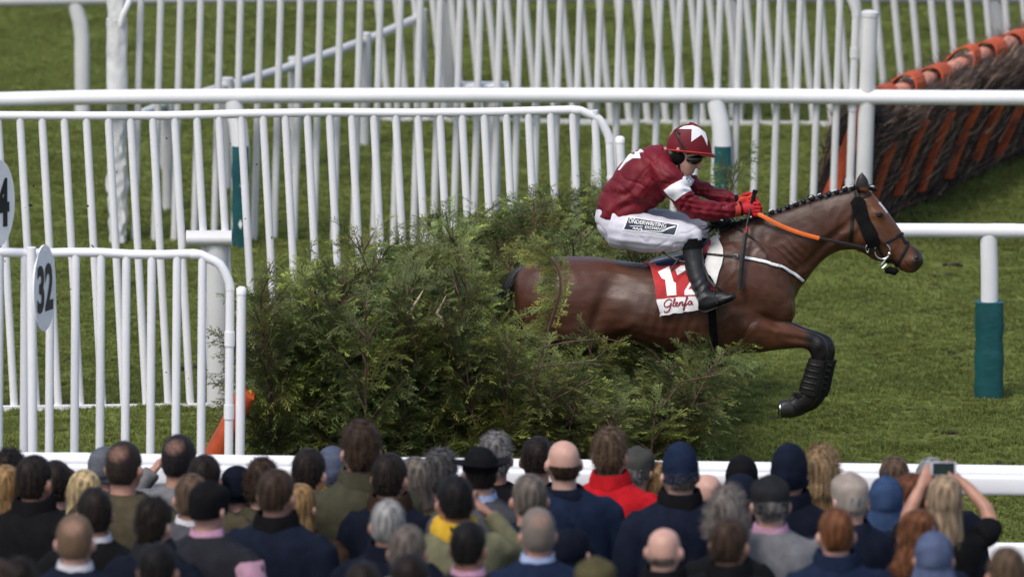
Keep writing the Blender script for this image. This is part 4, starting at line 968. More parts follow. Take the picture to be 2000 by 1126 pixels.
# silks
js = MB(); sec_loft(js, [((1163, 418), (1246, 431), .172), ((1163.5, 414), (1248, 428), .18), ((1166, 398), (1262, 416), .186), ((1176, 375), (1280, 402), .186), ((1192, 347), (1300, 387), .195), ((1211, 320), (1318, 370), .20), ((1236, 298), (1324, 352), .20), ((1262, 286.5), (1324, 336), .175), ((1284, 283), (1320, 323), .12), ((1298, 286), (1318, 316), .085)], n=32, power=.92)
arm(-1, ARM_N, js, 1.06); arm(1, ARM_F, js, 1.06)
jm = remesh(js, .0065, 4, 'jersey')
def folds(co, no):
    x, y = proj(co); h = .006 * noise.noise(Vector((x * .03, y * .03, co.y * 6)))
    q = noise.noise(Vector((x * .018, y * .018, 1)))
    if x < 1330:   # torso: sagging folds toward the waist
        a = (x - 1165) * .55 + (y - 420) * .85; h += .0055 * math.sin(a * .17 + 5 * q) * min(1, max(0, (y - 300) / 60))
        if y > 385: h += .003 * math.sin((x - 1165) * .22 + 6 * q + co.y * 10)
        h += .004 * math.sin((x * .5 - y * .8) * .22 + 4 * noise.noise(Vector((x * .03, y * .02, 7)))) * math.exp(-((x - 1275) / 45) ** 2)
    else:          # sleeves: creases round the arm at elbow and wrist
        h += .0045 * math.sin((x * .9 + y * .35) * .30 + 7 * noise.noise(Vector((x * .02, y * .05, 2)))) * (.4 + math.exp(-((x - 1345) / 25) ** 2) + .6 * math.exp(-((x - 1425) / 25) ** 2))
        h += .003 * math.sin((y * 1.1 - x * .12) * .5 + 4 * q)
    a_ = abs(noise.noise(Vector((x * .012 + y * .010, y * .034 - x * .022, co.y * 2.5 + 9)))); h -= .006 * (max(0, .22 - a_) / .22) ** 1.5
    a_ = abs(noise.noise(Vector((x * .022 - y * .014, y * .03 + x * .03, co.y * 3 + 3)))); h -= .003 * (max(0, .2 - a_) / .2) ** 1.5
    return h
displace(jm, folds); jersey = ob('jersey', jm, M['silk'], jk); JB = bvh_of(jm)
patch('star', [(1208, 333), (1228, 305), (1250, 285.5), (1256.5, 287), (1249, 299), (1252, 310), (1236.5, 310), (1223, 319), (1211, 333)], JB, YH, .007, .006, M['silk_white'], jersey, 5)
band_n = patch('armband', [(1297, 371), (1316, 358), (1333, 350), (1342, 359), (1350, 373), (1333, 381), (1319, 392), (1307, 383)], JB, YH - .15, .006, .006, M['silk_white'], jersey, 4, .002)
patch('armband', [(1333, 347), (1341, 338), (1348, 344), (1356, 352), (1352, 360), (1346, 364), (1336, 356)], JB, YH, .006, .006, M['silk_white'], jersey, 4)
ob('cuff', MB().tube([W(1432, 410, -.105), W(1442, 408.5, -.092)], 14.5 / 309, 16).mesh('cuff'), M['trim'], jersey)
ob('collar', MB().tube([W(1291, 283 + 36 * k / 10 + 2, (.085) * s_ * math.sin(math.pi * (k + .5) / 11)) for s_ in (-1,) for k in range(11)], .014, 8).mesh('collar'), M['silk'], jersey)
# breeches
bs = MB(); sec_loft(bs, [((1166, 402), (1246, 416), .155), ((1162.5, 425), (1246, 440), .175), ((1168, 448), (1240, 462), .17), ((1185, 470), (1225, 480), .11)], n=28)
T(bs, [(a, b, -c, r * 1.03) for a, b, c, r in THN]); T(bs, [(a, b, c, r * 1.03) for a, b, c, r in THF])
bmm = remesh(bs, .0065, 5, 'breeches')
def bfold(co, no):
    x, y = proj(co); q = noise.noise(Vector((x * .02, y * .02, 4)))
    h = .004 * noise.noise(Vector((x * .05, y * .05, co.y * 5)))
    h += .0035 * math.sin((x * .75 + y * .6) * .16 + 6 * q) * (.35 + math.exp(-((x - 1210) / 30) ** 2) + 1.3 * math.exp(-((x - 1345) / 16) ** 2))
    h += .005 * math.exp(-(((y - 470) - (x - 1230) * .12) / 5) ** 2) * (1 if x < 1320 else 0)
    a_ = abs(noise.noise(Vector((x * .026 + y * .022, y * .03 - x * .016, co.y * 3 + 2)))); h -= .005 * (max(0, .2 - a_) / .2) ** 1.5 * (.4 if 1216 < x < 1330 and 420 < y < 462 else 1)
    return h
displace(bmm, bfold); bre = ob('breeches', bmm, M['breeches'], jk); BB = bvh_of(bmm)
panel = patch('panel', [(1226, 422.5), (1276, 431), (1326, 439), (1319, 461), (1268, 455), (1216, 449)], BB, YH - .1, .004, .003, M['print_white'], bre, 5)
pb = bvh_of(panel.data)
M['navy_print'] = mat('navy_print', (.008, .016, .04), .6, .1, 20)
pin = patch('panel_field', [(1228, 425), (1276, 433), (1323, 440.5), (1317, 458.5), (1268, 452.5), (1219, 447)], BB, YH - .1, .0065, .002, M['navy_print'], panel, 6)
PB2 = bvh_of(pin.data)
def word(s, a, b, h, name='lettering', k0=1.0):
    """text set along the line a-b (image rows) with cap height h, laid on the panel"""
    co, fc_ = text_mesh(s, .01); vv = []
    for u, v_ in co:
        x = a[0] + (b[0] - a[0]) * u + .18 * h * (v_ - .5); y = a[1] + (b[1] - a[1]) * u - h * v_
        p, n_ = hit(x, y, PB2, YH - .15); vv.append(p + n_ * .003)
    return ob(name, mesh(name, vv, fc_, False), M['print_white'], panel)
word('THE', (1229, 427), (1240, 429), 3.2); word('UNDERWRITING', (1228, 435), (1301, 444.5), 7.5); word('EXCHANGE', (1260, 446), (1299, 450.5), 5)
for L_, w_ in (([(1230, 441), (1255, 442)], 1.2), ([(1236, 447), (1239, 444), (1241, 448), (1245, 445), (1247, 449), (1251, 446), (1254, 447.5), (1252, 450), (1262, 450.5), (1290, 452), (1300, 449), (1306, 445), (1314, 443), (1320, 442)], 1.6), ([(1300, 448), (1308, 445), (1318, 442.5)], 3)):
    strap('swoosh', L_, w_, PB2, YH - .15, .002, M['print_white'], panel, .0008, 4)
# boots
for sg in (-1, 1):
    b = MB(); T(b, [(a, bq, sg * c, r * 1.0) for a, bq, c, r in BTN], 20); sec_loft(b, [(p, q, w_, sg * .352) for p, q, w_ in FOOT], n=20)
    bo = remesh(b, .006, 3, 'boot')
    def bt(co, no):
        x, y = proj(co); h = .0035 * math.sin(y * .36 + x * .2 + 4 * noise.noise(Vector((x * .03, y * .03, 0)))) * math.exp(-((y - 568) / 20) ** 2); return h + .0015 * noise.noise(co * 22)
    displace(bo, bt); bt_o = ob('boot', bo, M['boot'], jk)
    ob('boot_cuff', MB().tube([W(1351.5, 465, sg * .205), W(1353, 485, sg * .213)], [21 / 309, 20.6 / 309], 22).mesh('boot_cuff'), M['black_cloth'], bt_o)
    s_ = MB(); sec_loft(s_, [((1363, 600), (1364, 605), .037, sg * .352), ((1376, 604), (1377, 610), .043, sg * .352), ((1395, 598), (1396, 603), .045, sg * .352), ((1414, 591), (1416, 595), .046, sg * .352), ((1432, 584), (1434, 588), .040, sg * .352)], n=14)
    ob('sole', s_.mesh('sole'), M['leather'], bt_o)
# gloved hands: palm, four fingers closed round the rein, thumb on top
def glove(sg, x0, y0, yo):
    g = MB(); q = lambda dx, dy, dd: W(x0 + dx, y0 + dy, yo + sg * dd)
    g.tube([q(-8, 0, 0), q(2, 0, 0), q(14, 1, .004), q(20, 2, .006)], [(.030, .034), (.036, .043), (.036, .046), (.028, .042)], 14)
    for k in range(4):
        dy = -10 + 7.2 * k; l_ = (25, 28, 27, 23)[k]
        g.tube([q(15, dy, .026), q(l_, dy + 1, .022), q(l_ + 3, dy + 2, 0.002), q(l_ - 2, dy + 2.5, -.028), q(12, dy + 2.5, -.03)], [.0125, .0125, .012, .0115, .010], 10)
    g.tube([q(2, -11, -.012), q(12, -15, -.022), q(22, -14, -.018), q(28, -10, -.010)], [.014, .014, .0125, .010], 10)
    gm_ = remesh(g, .0042, 2, 'glove'); o = ob('glove', gm_, M['glove'], jk)
    ob('wrist_strap', MB().tube([q(-13, 1.5, 0), q(-6, .5, 0)], 13.6 / 309, 16).mesh('wrist_strap'), M['black_cloth'], o)
    T(hand_mb, [(x0 - 12, y0, yo, 8), (x0 + 10, y0 + 1, yo, 8)])
hand_mb = MB()
glove(-1, 1456, 407, -.075); glove(1, 1449, 393, .07)
# helmet
hm = MB(); hrings = []
hc = (1346, 284)
for i in range(15):
    a = math.pi / 2 * i / 14.2; ring = []
    for j in range(36):
        t_ = 2 * math.pi * j / 36
        ex = 44.5 * math.cos(t_) * math.cos(a); ez = 44 * math.sin(a) ; ey = .098 * math.sin(t_) * math.cos(a) ** .9
        x = hc[0] + ex * (1 if ex > 0 else 1.02); y = hc[1] + 14 + ex * .10 - ez * (1.0 + .05 * math.cos(t_)) * 1.30
        ring.append(W(x, y, ey))
    hrings.append(ring)
hm.ring_loft(hrings)
hme = hm.mesh('helmet'); hme.update(); helmet = ob('helmet', hme, M['silk'], jk); KB = bvh_of(hme)
ob('hat_band', MB().tube([W(hc[0] + 45 * math.cos(t_), hc[1] + 13 + 4.6 * math.cos(t_), .10 * math.sin(t_)) for t_ in [2 * math.pi * k / 36 for k in range(37)]], .011, 8, flat=.6).mesh('hat_band'), M['trim'], helmet)
pk = MB(); rg = []
for k in range(13):
    t_ = -1.15 + 2.3 * k / 12; ia = (hc[0] + 42 * math.cos(t_), hc[1] + 13 + 4.4 * math.cos(t_), .095 * math.sin(t_)); oa = (hc[0] + 36 * math.cos(t_) + 17 * max(0, math.cos(t_)) ** .8 , hc[1] + 17 + 6 * math.cos(t_), .10 * math.sin(t_))
    rg.append([W(ia[0], ia[1] - 2, ia[2]), W(oa[0], oa[1] - 1.2, oa[2]), W(oa[0], oa[1] + 1.2, oa[2]), W(ia[0], ia[1] + 2, ia[2])])
ob('peak', pk.ring_loft(rg).mesh('peak'), M['silk'], helmet)
patch('star', [(1326, 252), (1336, 247), (1352, 245), (1364, 249), (1377, 259), (1381, 272), (1381, 284), (1376, 272), (1370, 263), (1350, 277), (1351, 252.5)], KB, YH - .05, .003, .003, M['silk_white'], helmet, 4)
strap('goggle_strap', [(1318, 252), (1325, 270), (1333, 285), (1340, 297)], 4.5, KB, YH - .05, .003, M['leather'], helmet)
# harness, ear cover and goggles
ob('ear_cover', MB().ell(W(1323, 305, -.05), (.062, .035, .058), 18, 12).mesh('ear_cover'), M['black_cloth'], jk)
ob('hair', MB().ell(W(1311, 299, -.01), (.045, .07, .045), 14, 10).mesh('hair'), M['hairblack'], jk)
ob('ear', MB().ell(W(1324.5, 293, -.086), (.012, .006, .017), 10, 8).mesh('ear'), M['skin'], jk)
strap('chin_strap', [(1326, 308), (1326, 325), (1329, 337), (1334, 345)], 4.5, FB, YH, .004, M['leather'], jk)
gg = MB(); sec_loft(gg, [((1341, 301), (1340, 313), .078), ((1350, 299), (1348, 319), .080), ((1360, 299), (1357, 321), .070), ((1369, 302), (1366, 318), .045), ((1373, 306), (1371, 315), .02)], n=22, power=.8)
gz_ = ob('goggles', gg.mesh('goggles'), M['lens'], jk)
ob('goggle_rim', MB().tube([W(q[0], q[1], q[2]) for q in ((1341, 301, -.079), (1350, 299, -.082), (1361, 299, -.071), (1371, 302, -.045), (1375, 307, 0))], .005, 6).mesh('goggle_rim'), M['leather'], gz_)
ob('teeth', MB().tube([W(1349, 333.6, -.022), W(1354, 334.5, -.006)], .0035, 6).mesh('teeth'), M['print_white'], jk)
# ---- the whip
wh = thing('whip', 'black riding whip with red binding in the jockey\'s gloved hand', 'whip', W(1446, 565, -.13))
wp = smooth_path([(1474, 374, -.05), (1470, 392, -.085), (1462, 424, -.13), (1456, 455, -.19), (1450, 505, -.255), (1444, 566, -.30)], 5)
ob('shaft', MB().tube([W(*q) for q in wp[5:]], .0085, 10).mesh('shaft'), M['leather'], wh)
ob('handle', MB().tube([W(*q) for q in wp[:7]], .0125, 10).mesh('handle'), M['black_cloth'], wh)
ob('knob', MB().tube([W(1475.5, 371, -.048), W(1475, 373, -.05), W(1473.5, 378, -.06)], [.014, .017, .015], 12).mesh('knob'), M['black_cloth'], wh)
ob('binding', MB().tube([W(1458.5, 443, -.168), W(1456.5, 455, -.19)], .0095, 10).mesh('binding'), M['glove'], wh)
ob('flap', MB().tube([W(*q) for q in wp[14:]], [(.006, .016)] * len(wp[14:]), 10).mesh('flap'), M['leather'], wh)
# ------------------------------------------------------------------ the crowd
def E(cx, cy, z, rx, ry, n=24): return [Vector((cx + rx * math.cos(2 * math.pi * j / n), cy + ry * math.sin(2 * math.pi * j / n), z)) for j in range(n)]
HEADR = [(1.505, .055, .030, .035), (1.520, .042, .052, .062), (1.545, .022, .066, .085), (1.575, .010, .073, .096), (1.61, .003, .0765, .101), (1.645, 0, .078, .102), (1.68, -.003, .0755, .098), (1.71, -.004, .065, .086), (1.732, -.004, .047, .064), (1.745, -.003, .022, .03), (1.749, 0, .004, .004)]
def head_r(z):
    for a, b in zip(HEADR[:-1], HEADR[1:]):
        if a[0] <= z <= b[0]:
            k = (z - a[0]) / (b[0] - a[0]); k2 = k
            return tuple(a[i] + (b[i] - a[i]) * k2 for i in (1, 2, 3))
    return (0, .004, .004) if z > 1.7 else (HEADR[0][1:])
ARMS = {'down': [[(.15, 0, 1.395), (.198, .0, 1.335), (.232, -.005, 1.18), (.245, .01, 1.05), (.24, .06, .92), (.23, .10, .82)]] ,
        'up': [[(.15, 0, 1.395), (.22, .03, 1.36), (.29, .10, 1.31), (.30, .17, 1.36), (.24, .22, 1.46), (.20, .24, 1.51)]],
        'phone': [[(.17, 0, 1.41), (.215, .05, 1.42), (.25, .13, 1.46), (.23, .2, 1.54), (.15, .265, 1.64), (.105, .29, 1.685)]], 'phone2': [[(.16, 0, 1.41), (.19, .08, 1.41), (.185, .17, 1.43), (.16, .23, 1.52), (.115, .28, 1.61), (.09, .295, 1.66)]]}
def arm_path(pose, sg): return [Vector((sg * a, b, c)) for a, b, c in ARMS[pose][0]]
def add_hand(mb, p, d, k=1.0):
    """palm with four fingers and a thumb leaving its side, curled"""
    d = d.normalized(); s = d.cross(Vector((0, 0, 1)) if abs(d.z) < .8 else Vector((0, 1, 0))).normalized(); n_ = s.cross(d)
    mb.tube([p - d * .03, p + d * .02, p + d * .075], [(.026, .022), (.036, .020), (.038, .016)], 12, ref=s)
    for i in range(4):
        b = p + d * .07 + s * (-.029 + .019 * i); L_ = (.06, .072, .068, .052)[i]
        mb.tube([b, b + d * L_ * .5 + n_ * .006, b + d * L_ * .85 + n_ * .026, b + d * L_ * .85 + n_ * .045], [.0095, .009, .0085, .007], 8)
    b = p + d * .01 - s * .032; mb.tube([b, b + d * .03 - s * .022, b + d * .062 - s * .022 + n_ * .012], [.012, .011, .008], 8)
def body_mesh(pl, pr):
    mb = MB(); mb.ring_loft([E(0, c, z, a, b) for z, c, a, b in HEADR])
    mb.ell((0, .108, 1.605), (.016, .022, .03)); mb.ell((0, .100, 1.555), (.024, .010, .009), 12, 8)
    for sg in (-1, 1):
        mb.ell((sg * .087, -.006, 1.612), (.014, .021, .034), 12, 10, Matrix.Rotation(sg * .25, 3, 'Z')); mb.ell((sg * .033, .090, 1.635), (.016, .012, .010), 10, 8)
    mb.tube([Vector((0, .0, 1.60)), Vector((0, -.012, 1.53)), Vector((0, -.012, 1.46)), Vector((0, -.01, 1.40))], [.062, .060, .064, .09], 16)
    mb.ring_loft([E(0, 0, z, a, b) for z, a, b in ((.86, .13, .10), (.95, .165, .12), (1.08, .15, .105), (1.25, .15, .105), (1.36, .155, .10), (1.41, .13, .085), (1.45, .085, .07))])
    for sg, ps in ((-1, pl), (1, pr)):
        a = arm_path(ps, sg); mb.tube(a, [.035, .042, .042, .040, .034, .027], 12); add_hand(mb, a[-1], a[-1] - a[-2])
        mb.tube([Vector((sg * .09, 0, .92)), Vector((sg * .10, .01, .70)), Vector((sg * .10, .02, .48)), Vector((sg * .10, -.01, .28)), Vector((sg * .10, -.01, .07))], [.088, .075, .055, .052, .036], 12)
        mb.tube([Vector((sg * .10, -.05, .035)), Vector((sg * .105, .05, .035)), Vector((sg * .11, .16, .028))], [.032, .036, .024], 10)
    return remesh(mb, .0115, 2, 'body')
def coat_mesh(pl, pr, seed, k=1.0, short=False):
    mb = MB(); r = random.Random(seed)
    mb.ring_loft([E(0, -.004, z, a * k, b * k, 28) for z, a, b in ((.62 if not short else .84, .215, .165), (.9, .205, .155), (1.08, .205, .150), (1.24, .222, .155), (1.33, .232, .150), (1.39, .222, .138), (1.43, .185, .120), (1.465, .125, .100), (1.495, .088, .086))])
    for sg, ps in ((-1, pl), (1, pr)):
        a = arm_path(ps, sg); a[0] = a[0] * 1.0; a = [Vector((p.x * (1 + (k - 1) * .7), p.y, p.z)) for p in a]
        mb.tube(a, [.078 * k, .082 * k, .072 * k, .066 * k, .056 * k, .05 * k], 14)
    me_ = remesh(mb, .0145, 9, 'coat')
    def fold(co, no):
        q = Vector((co.x * 5 + seed, co.y * 5, co.z * 2.4)); h = .012 * noise.noise(q) + .006 * noise.noise(q * 2.3)
        h += .007 * math.sin(co.x * 38 + 4 * noise.noise(q * .7)) * max(0, min(1, (1.36 - co.z) * 4)) * (1 if co.y < 0 else .5)
        if co.y < 0 and abs(co.x) < .014 and co.z < 1.40: h -= .005
        return h
    displace(me_, fold); return me_
def ring_mesh(name, z0, z1, rx0, rx1, yo=-.008, t=.010, flare=1.0, seed=0):
    rg = []
    for k in range(29):
        a = 2 * math.pi * k / 28; c, s = math.cos(a), math.sin(a); w_ = 1 + .06 * noise.noise(Vector((c * 2, s * 2, seed)))
        def q(r, z): return Vector((r * c * w_, yo + r * s * w_, z + .012 * s))
        rg.append([q(rx0, z0), q((rx0 + rx1) / 2 + t * .4, (z0 + z1) / 2), q(rx1, z1), q(rx1 - t, z1 + .001), q(rx0 - t, z0)])
    return MB().ring_loft(rg, cap=False).mesh(name)
def cap_shell(name, fn, nz=18, n=36, top=1.765, bottom=1.53, keep=None, t=.006, fuzz=0, seed=0, flen=.03, drop=.25, out=1.0):
    """shell round the head: fn(z, angle) -> (y centre, rx, ry, dz); keep(x, y, z) says which faces exist; fuzz = loose strands"""
    v = []; f = []; r = random.Random(seed)
    for i in range(nz + 1):
        z = bottom + (top - bottom) * i / nz
        for j in range(n):
            a = 2 * math.pi * j / n; yc, rx, ry, dz = fn(z, a); v.append(Vector((rx * math.cos(a), yc + ry * math.sin(a), z + dz)))
    for i in range(nz):
        for j in range(n):
            q = (i * n + j, i * n + (j + 1) % n, (i + 1) * n + (j + 1) % n, (i + 1) * n + j); c = sum((v[k] for k in q), Vector()) / 4
            if keep is None or keep(c.x, c.y, c.z): f.append(q)
    if keep is None or keep(0, 0, top): f.append(tuple(nz * n + j for j in range(n)))
    faces = list(f)
    for _ in range(fuzz):
        q = faces[r.randrange(len(faces))]; c = sum((v[k] for k in q[:4]), Vector()) / 4 + Vector((r.uniform(-.008, .008), r.uniform(-.008, .008), r.uniform(-.006, .006)))
        o = (c - Vector((0, 0, 1.63))).normalized(); d = (o * out + Vector((r.uniform(-.6, .6) * out, r.uniform(-.6, .6) * out, r.uniform(-.6, .2) - drop))).normalized() * flen * r.uniform(.5, 1.3)
        s = d.cross(o).normalized() * .0013; k = len(v); v += [c - s, c + s, c + d]; f.append((k, k + 1, k + 2))
    me_ = mesh(name, v, f); return me_
def grow(sc, amp, seed, fr=14, up=.012, top=1.765):
    def fn(z, a):
        yc, rx, ry = head_r(z if z <= 1.66 else 1.66 + (z - 1.66) * (1.7465 - 1.66) / (top - 1.66))
        n_ = 1 + amp * noise.noise(Vector((math.cos(a) * 2.2 + seed, math.sin(a) * 2.2, z * fr)))
        return (yc - .004, (rx * sc + .004) * n_, (ry * sc + .004) * n_, up * max(0, (z - 1.66)) / .1)
    return fn
def scalp(hl=1.545, front=.05): return lambda x, y, z: (z > hl + max(0, (abs(x) - .055)) * 2.2 + max(0, (y + .02)) * 1.1 and (y < front or z > 1.695)) and not (abs(x) > .066 and abs(y + .004) < .026 and z < 1.645)
HAIR = {}
HAIR['short'] = [cap_shell('hair', grow(1.05, .045, s, 16), keep=scalp(1.545 + .01 * s), fuzz=1600, seed=s, flen=.016, drop=.9) for s in range(3)]
HAIR['cropped'] = [cap_shell('hair', grow(1.02, .015, 5), keep=scalp(1.56), fuzz=900, seed=5, flen=.009, drop=.0)]
HAIR['messy'] = [cap_shell('hair', grow(1.09, .09, 4 + s, 22, .02, 1.77), top=1.77, keep=scalp(1.535), fuzz=2400, seed=8 + s, flen=.024, drop=.5) for s in range(2)]
def bare_crown(me_, r0, zc=1.712, yc=-.055):
    a = []
    for v in me_.vertices:
        d_ = math.sqrt((v.co.x / 1.0) ** 2 + ((v.co.y - yc) / 1.2) ** 2 + (v.co.z - zc) ** 2) + .008 * noise.noise(v.co * 60)
        k = max(0, min(1, (r0 - d_) / .028)); a.append((k * .85,) * 3)
    paint(me_, a); return me_
HAIR['thinning'] = [bare_crown(cap_shell('hair', grow(1.03, .03, 11), nz=30, n=60, keep=scalp(1.55), fuzz=900, seed=11, flen=.012, drop=.8), .058)]
HAIR['balding'] = [bare_crown(cap_shell('hair', grow(1.03, .03, 12), nz=30, n=60, keep=scalp(1.55), fuzz=900, seed=12, flen=.012, drop=.8), .08)]
def thin_mat(hcol, sk):
    n_ = hcol + ' over ' + sk
    if n_ in M: return M[n_]
    m = bpy.data.materials.new(n_.replace(' ', '_')); m.use_nodes = True; t_ = m.node_tree; N = t_.nodes; L = t_.links; b = N['Principled BSDF']; b.inputs['Roughness'].default_value = .55; b.inputs['Specular IOR Level'].default_value = .2
    at = N.new('ShaderNodeAttribute'); at.attribute_name = 'tint'; mx = N.new('ShaderNodeMix'); mx.data_type = 'RGBA'; nz = N.new('ShaderNodeTexNoise'); nz.inputs['Scale'].default_value = 70
    L.new(at.outputs['Fac'], mx.inputs['Factor']); mx.inputs['A'].default_value = (*HC[hcol], 1); mx.inputs['B'].default_value = (*[x * .75 for x in SKC[int(sk[-1])]], 1); L.new(mx.outputs['Result'], b.inputs['Base Color'])
    bp = N.new('ShaderNodeBump'); bp.inputs['Strength'].default_value = .4; bp.inputs['Distance'].default_value = .01; L.new(nz.outputs['Fac'], bp.inputs['Height']); L.new(bp.outputs[0], b.inputs['Normal'])
    M[n_] = m; return m
HAIR['under'] = [cap_shell('hair', grow(1.03, .02, 15), keep=lambda x, y, z: scalp(1.555)(x, y, z) and z < 1.66, fuzz=700, seed=15, flen=.012, drop=.8)]
HAIR['fringe'] = [cap_shell('hair', grow(1.02, .02, 13), nz=40, n=72, keep=lambda x, y, z: scalp(1.55)(x, y, z) and z < 1.625, fuzz=700, seed=13, flen=.010)]
HAIR['stubble'] = [cap_shell('hair', grow(1.006, .0, 14), nz=40, n=72, keep=lambda x, y, z: scalp(1.56)(x, y, z) and z < 1.60 + .02 * noise.noise(Vector((x * 30, y * 30, 0))), fuzz=300, seed=14, flen=.004)]
def long_fn(length, width, curl, seed):
    def fn(z, a):
        w_ = 1 + .05 * noise.noise(Vector((math.cos(a) * 3 + seed, math.sin(a) * 3, z * 5))) + curl * noise.noise(Vector((math.cos(a) * 3.2 + seed, math.sin(a) * 3.2, z * 17)))
        st = 1 + .02 * math.sin(a * 23 + 3 * math.sin(z * 9))
        if z > 1.60: yc, rx, ry, dz = grow(1.10, .0, seed)(z, a); return (yc, rx * w_ * st, ry * w_ * st, dz)
        k = min(1, (1.60 - z) / .12); yc, rx, ry = head_r(1.60); wd = rx * 1.14 + (width - rx * 1.14) * k; dp = ry * 1.12 + (.055 - ry * 1.12) * k
        tp = 1 - .35 * max(0, ((1.60 - z) / (length) - .6) / .4) ** 2
        return (yc - .07 * k, wd * w_ * st * tp, dp * w_ * st, 0)
    return fn
def long_hair(length, width, curl, seed, fl=.06, fz=1500): return cap_shell('hair', long_fn(length, width, curl, seed), nz=44, n=60, top=1.765, bottom=1.62 - length, keep=lambda x, y, z: (z > 1.7 or y < .03) if z > 1.55 else y < .0, fuzz=fz, seed=seed, flen=fl, drop=.9, out=.22 if curl < .1 else 1.0)
HAIR['long'] = [long_hair(.36, .088, .0, 21), long_hair(.30, .10, .03, 22)]
HAIR['bob'] = [long_hair(.13, .10, .02, 23), long_hair(.16, .098, .04, 24)]
HAIR['curly'] = [long_hair(.20, .13, .22, 25, .03, 3500)]
HAIR['updo'] = HAIR['messy']
def hat_shell(name, sc, bottom, top, amp, seed, up=.02, keep=None, fz=0, fl=.01):
    g = grow(sc, amp, seed, 20, up, top); return cap_shell(name, g, nz=22, n=40, top=top, bottom=bottom, keep=keep, fuzz=fz, seed=seed, flen=fl, drop=0)
def flatcap(seed):
    def fn(z, a):
        k = (z - 1.595) / (1.785 - 1.595); r = (1.0 - max(0, (k - .5) / .5) ** 2.6 * .92) * (1 + .09 * math.sin(min(1, k * 2) * math.pi / 2)); w_ = 1 + .03 * noise.noise(Vector((math.cos(a) * 2 + seed, math.sin(a) * 2, z * 14)))
        return (.012 + .01 * k, .0865 * r * w_, .118 * r * w_, -.012 * k * (math.sin(a) > 0) * math.sin(a) + .012 * math.sin(a) * (1 - k))
    return cap_shell('cap', fn, nz=20, n=44, top=1.785, bottom=1.595)
HAT = {'beanie': [hat_shell('beanie', 1.14, 1.58, 1.78, .03, 31, .01), hat_shell('beanie', 1.13, 1.60, 1.772, .03, 32, .0), hat_shell('beanie', 1.17, 1.575, 1.785, .04, 33, .01)],
       'flat_cap': [flatcap(1), flatcap(5)], 'baseball_cap': [hat_shell('cap_crown', 1.09, 1.60, 1.775, .01, 36, .03)],
       'fur_hat': [hat_shell('fur_hat', 1.30, 1.585, 1.80, .10, 37, .06, fz=3000, fl=.04)],
       'hood': [cap_shell('hood', long_fn(.16, .12, .03, 41), nz=30, n=40, top=1.79, bottom=1.46, keep=lambda x, y, z: y < .06 or z > 1.72)]}
FED = [hat_shell('crown', 1.13, 1.645, 1.775, .02, 38, .0)]
def brim_mesh():
    rg = []
    for r_, z in ((.085, 1.668), (.11, 1.664), (.135, 1.668), (.15, 1.682), (.149, 1.686), (.12, 1.671), (.085, 1.674)): rg.append([Vector((r_ * math.cos(a) * 1.02, r_ * 1.12 * math.sin(a), z + .02 * math.cos(a) ** 2 - .012 * math.sin(a))) for a in [2 * math.pi * j / 40 for j in range(40)]])
    return MB().ring_loft(rg, cap=False).mesh('brim')
BRIM = brim_mesh()
PEAK = MB().ring_loft([[Vector((x, .085 + (.075 + .0) * k * (1 - (x / .08) ** 2) ** .5, 1.612 - .012 * k + e)) for x in [-.075 + .15 * j / 12 for j in range(13)]] for k, e in ((0, .004), (1, .0), (1, -.004), (0, -.002))], closed=False, cap=False).mesh('peak')
BODY = {('down', 'down'): body_mesh('down', 'down'), ('up', 'down'): body_mesh('up', 'down'), ('down', 'up'): body_mesh('down', 'up'), ('phone2', 'phone'): body_mesh('phone2', 'phone')}
COAT = {('down', 'down'): [coat_mesh('down', 'down', s, k) for s, k in ((1, 1.0), (2, 1.06), (3, .95), (4, 1.12))], ('up', 'down'): [coat_mesh('up', 'down', 5)] * 4, ('down', 'up'): [coat_mesh('down', 'up', 6)] * 4}
def top_mesh():   # short-sleeved top for the phone pose
    mb = MB(); mb.ring_loft([E(0, -.004, z, a, b, 28) for z, a, b in ((.84, .18, .14), (1.08, .17, .13), (1.24, .19, .135), (1.34, .20, .13), (1.40, .185, .115), (1.44, .13, .095), (1.465, .085, .08))])
    for sg, q_ in ((-1, 'phone2'), (1, 'phone')): a = arm_path(q_, sg); mb.tube(a[:3], [.072, .075, .068], 14)
    return remesh(mb, .0145, 5, 'top')
COAT[('phone2', 'phone')] = [top_mesh()] * 4
def trouser_mesh():
    mb = MB()
    for sg in (-1, 1): mb.tube([Vector((sg * .085, 0, .98)), Vector((sg * .10, .01, .70)), Vector((sg * .10, .02, .48)), Vector((sg * .10, -.01, .28)), Vector((sg * .10, -.01, .045))], [.112, .10, .08, .075, .07], 14)
    return remesh(mb, .02, 3, 'trousers')
TROU = trouser_mesh()
SHOE = MB().tube([Vector((0, -.075, .045)), Vector((0, -.03, .05)), Vector((0, .06, .045)), Vector((0, .15, .035)), Vector((0, .20, .03))], [(.036, .042), (.046, .048), (.05, .046), (.048, .036), (.025, .024)], 14, ref=(1, 0, 0)).mesh('shoe')
COLLAR = [ring_mesh('collar', 1.455, 1.515, .118, .090, seed=1), ring_mesh('collar', 1.46, 1.545, .112, .098, seed=2, t=.014), ring_mesh('collar', 1.45, 1.50, .12, .094, seed=3)]
SHIRT = ring_mesh('shirt_collar', 1.47, 1.528, .088, .077, t=.006)
SCARF = ring_mesh('scarf', 1.45, 1.545, .115, .098, t=.03, seed=6)
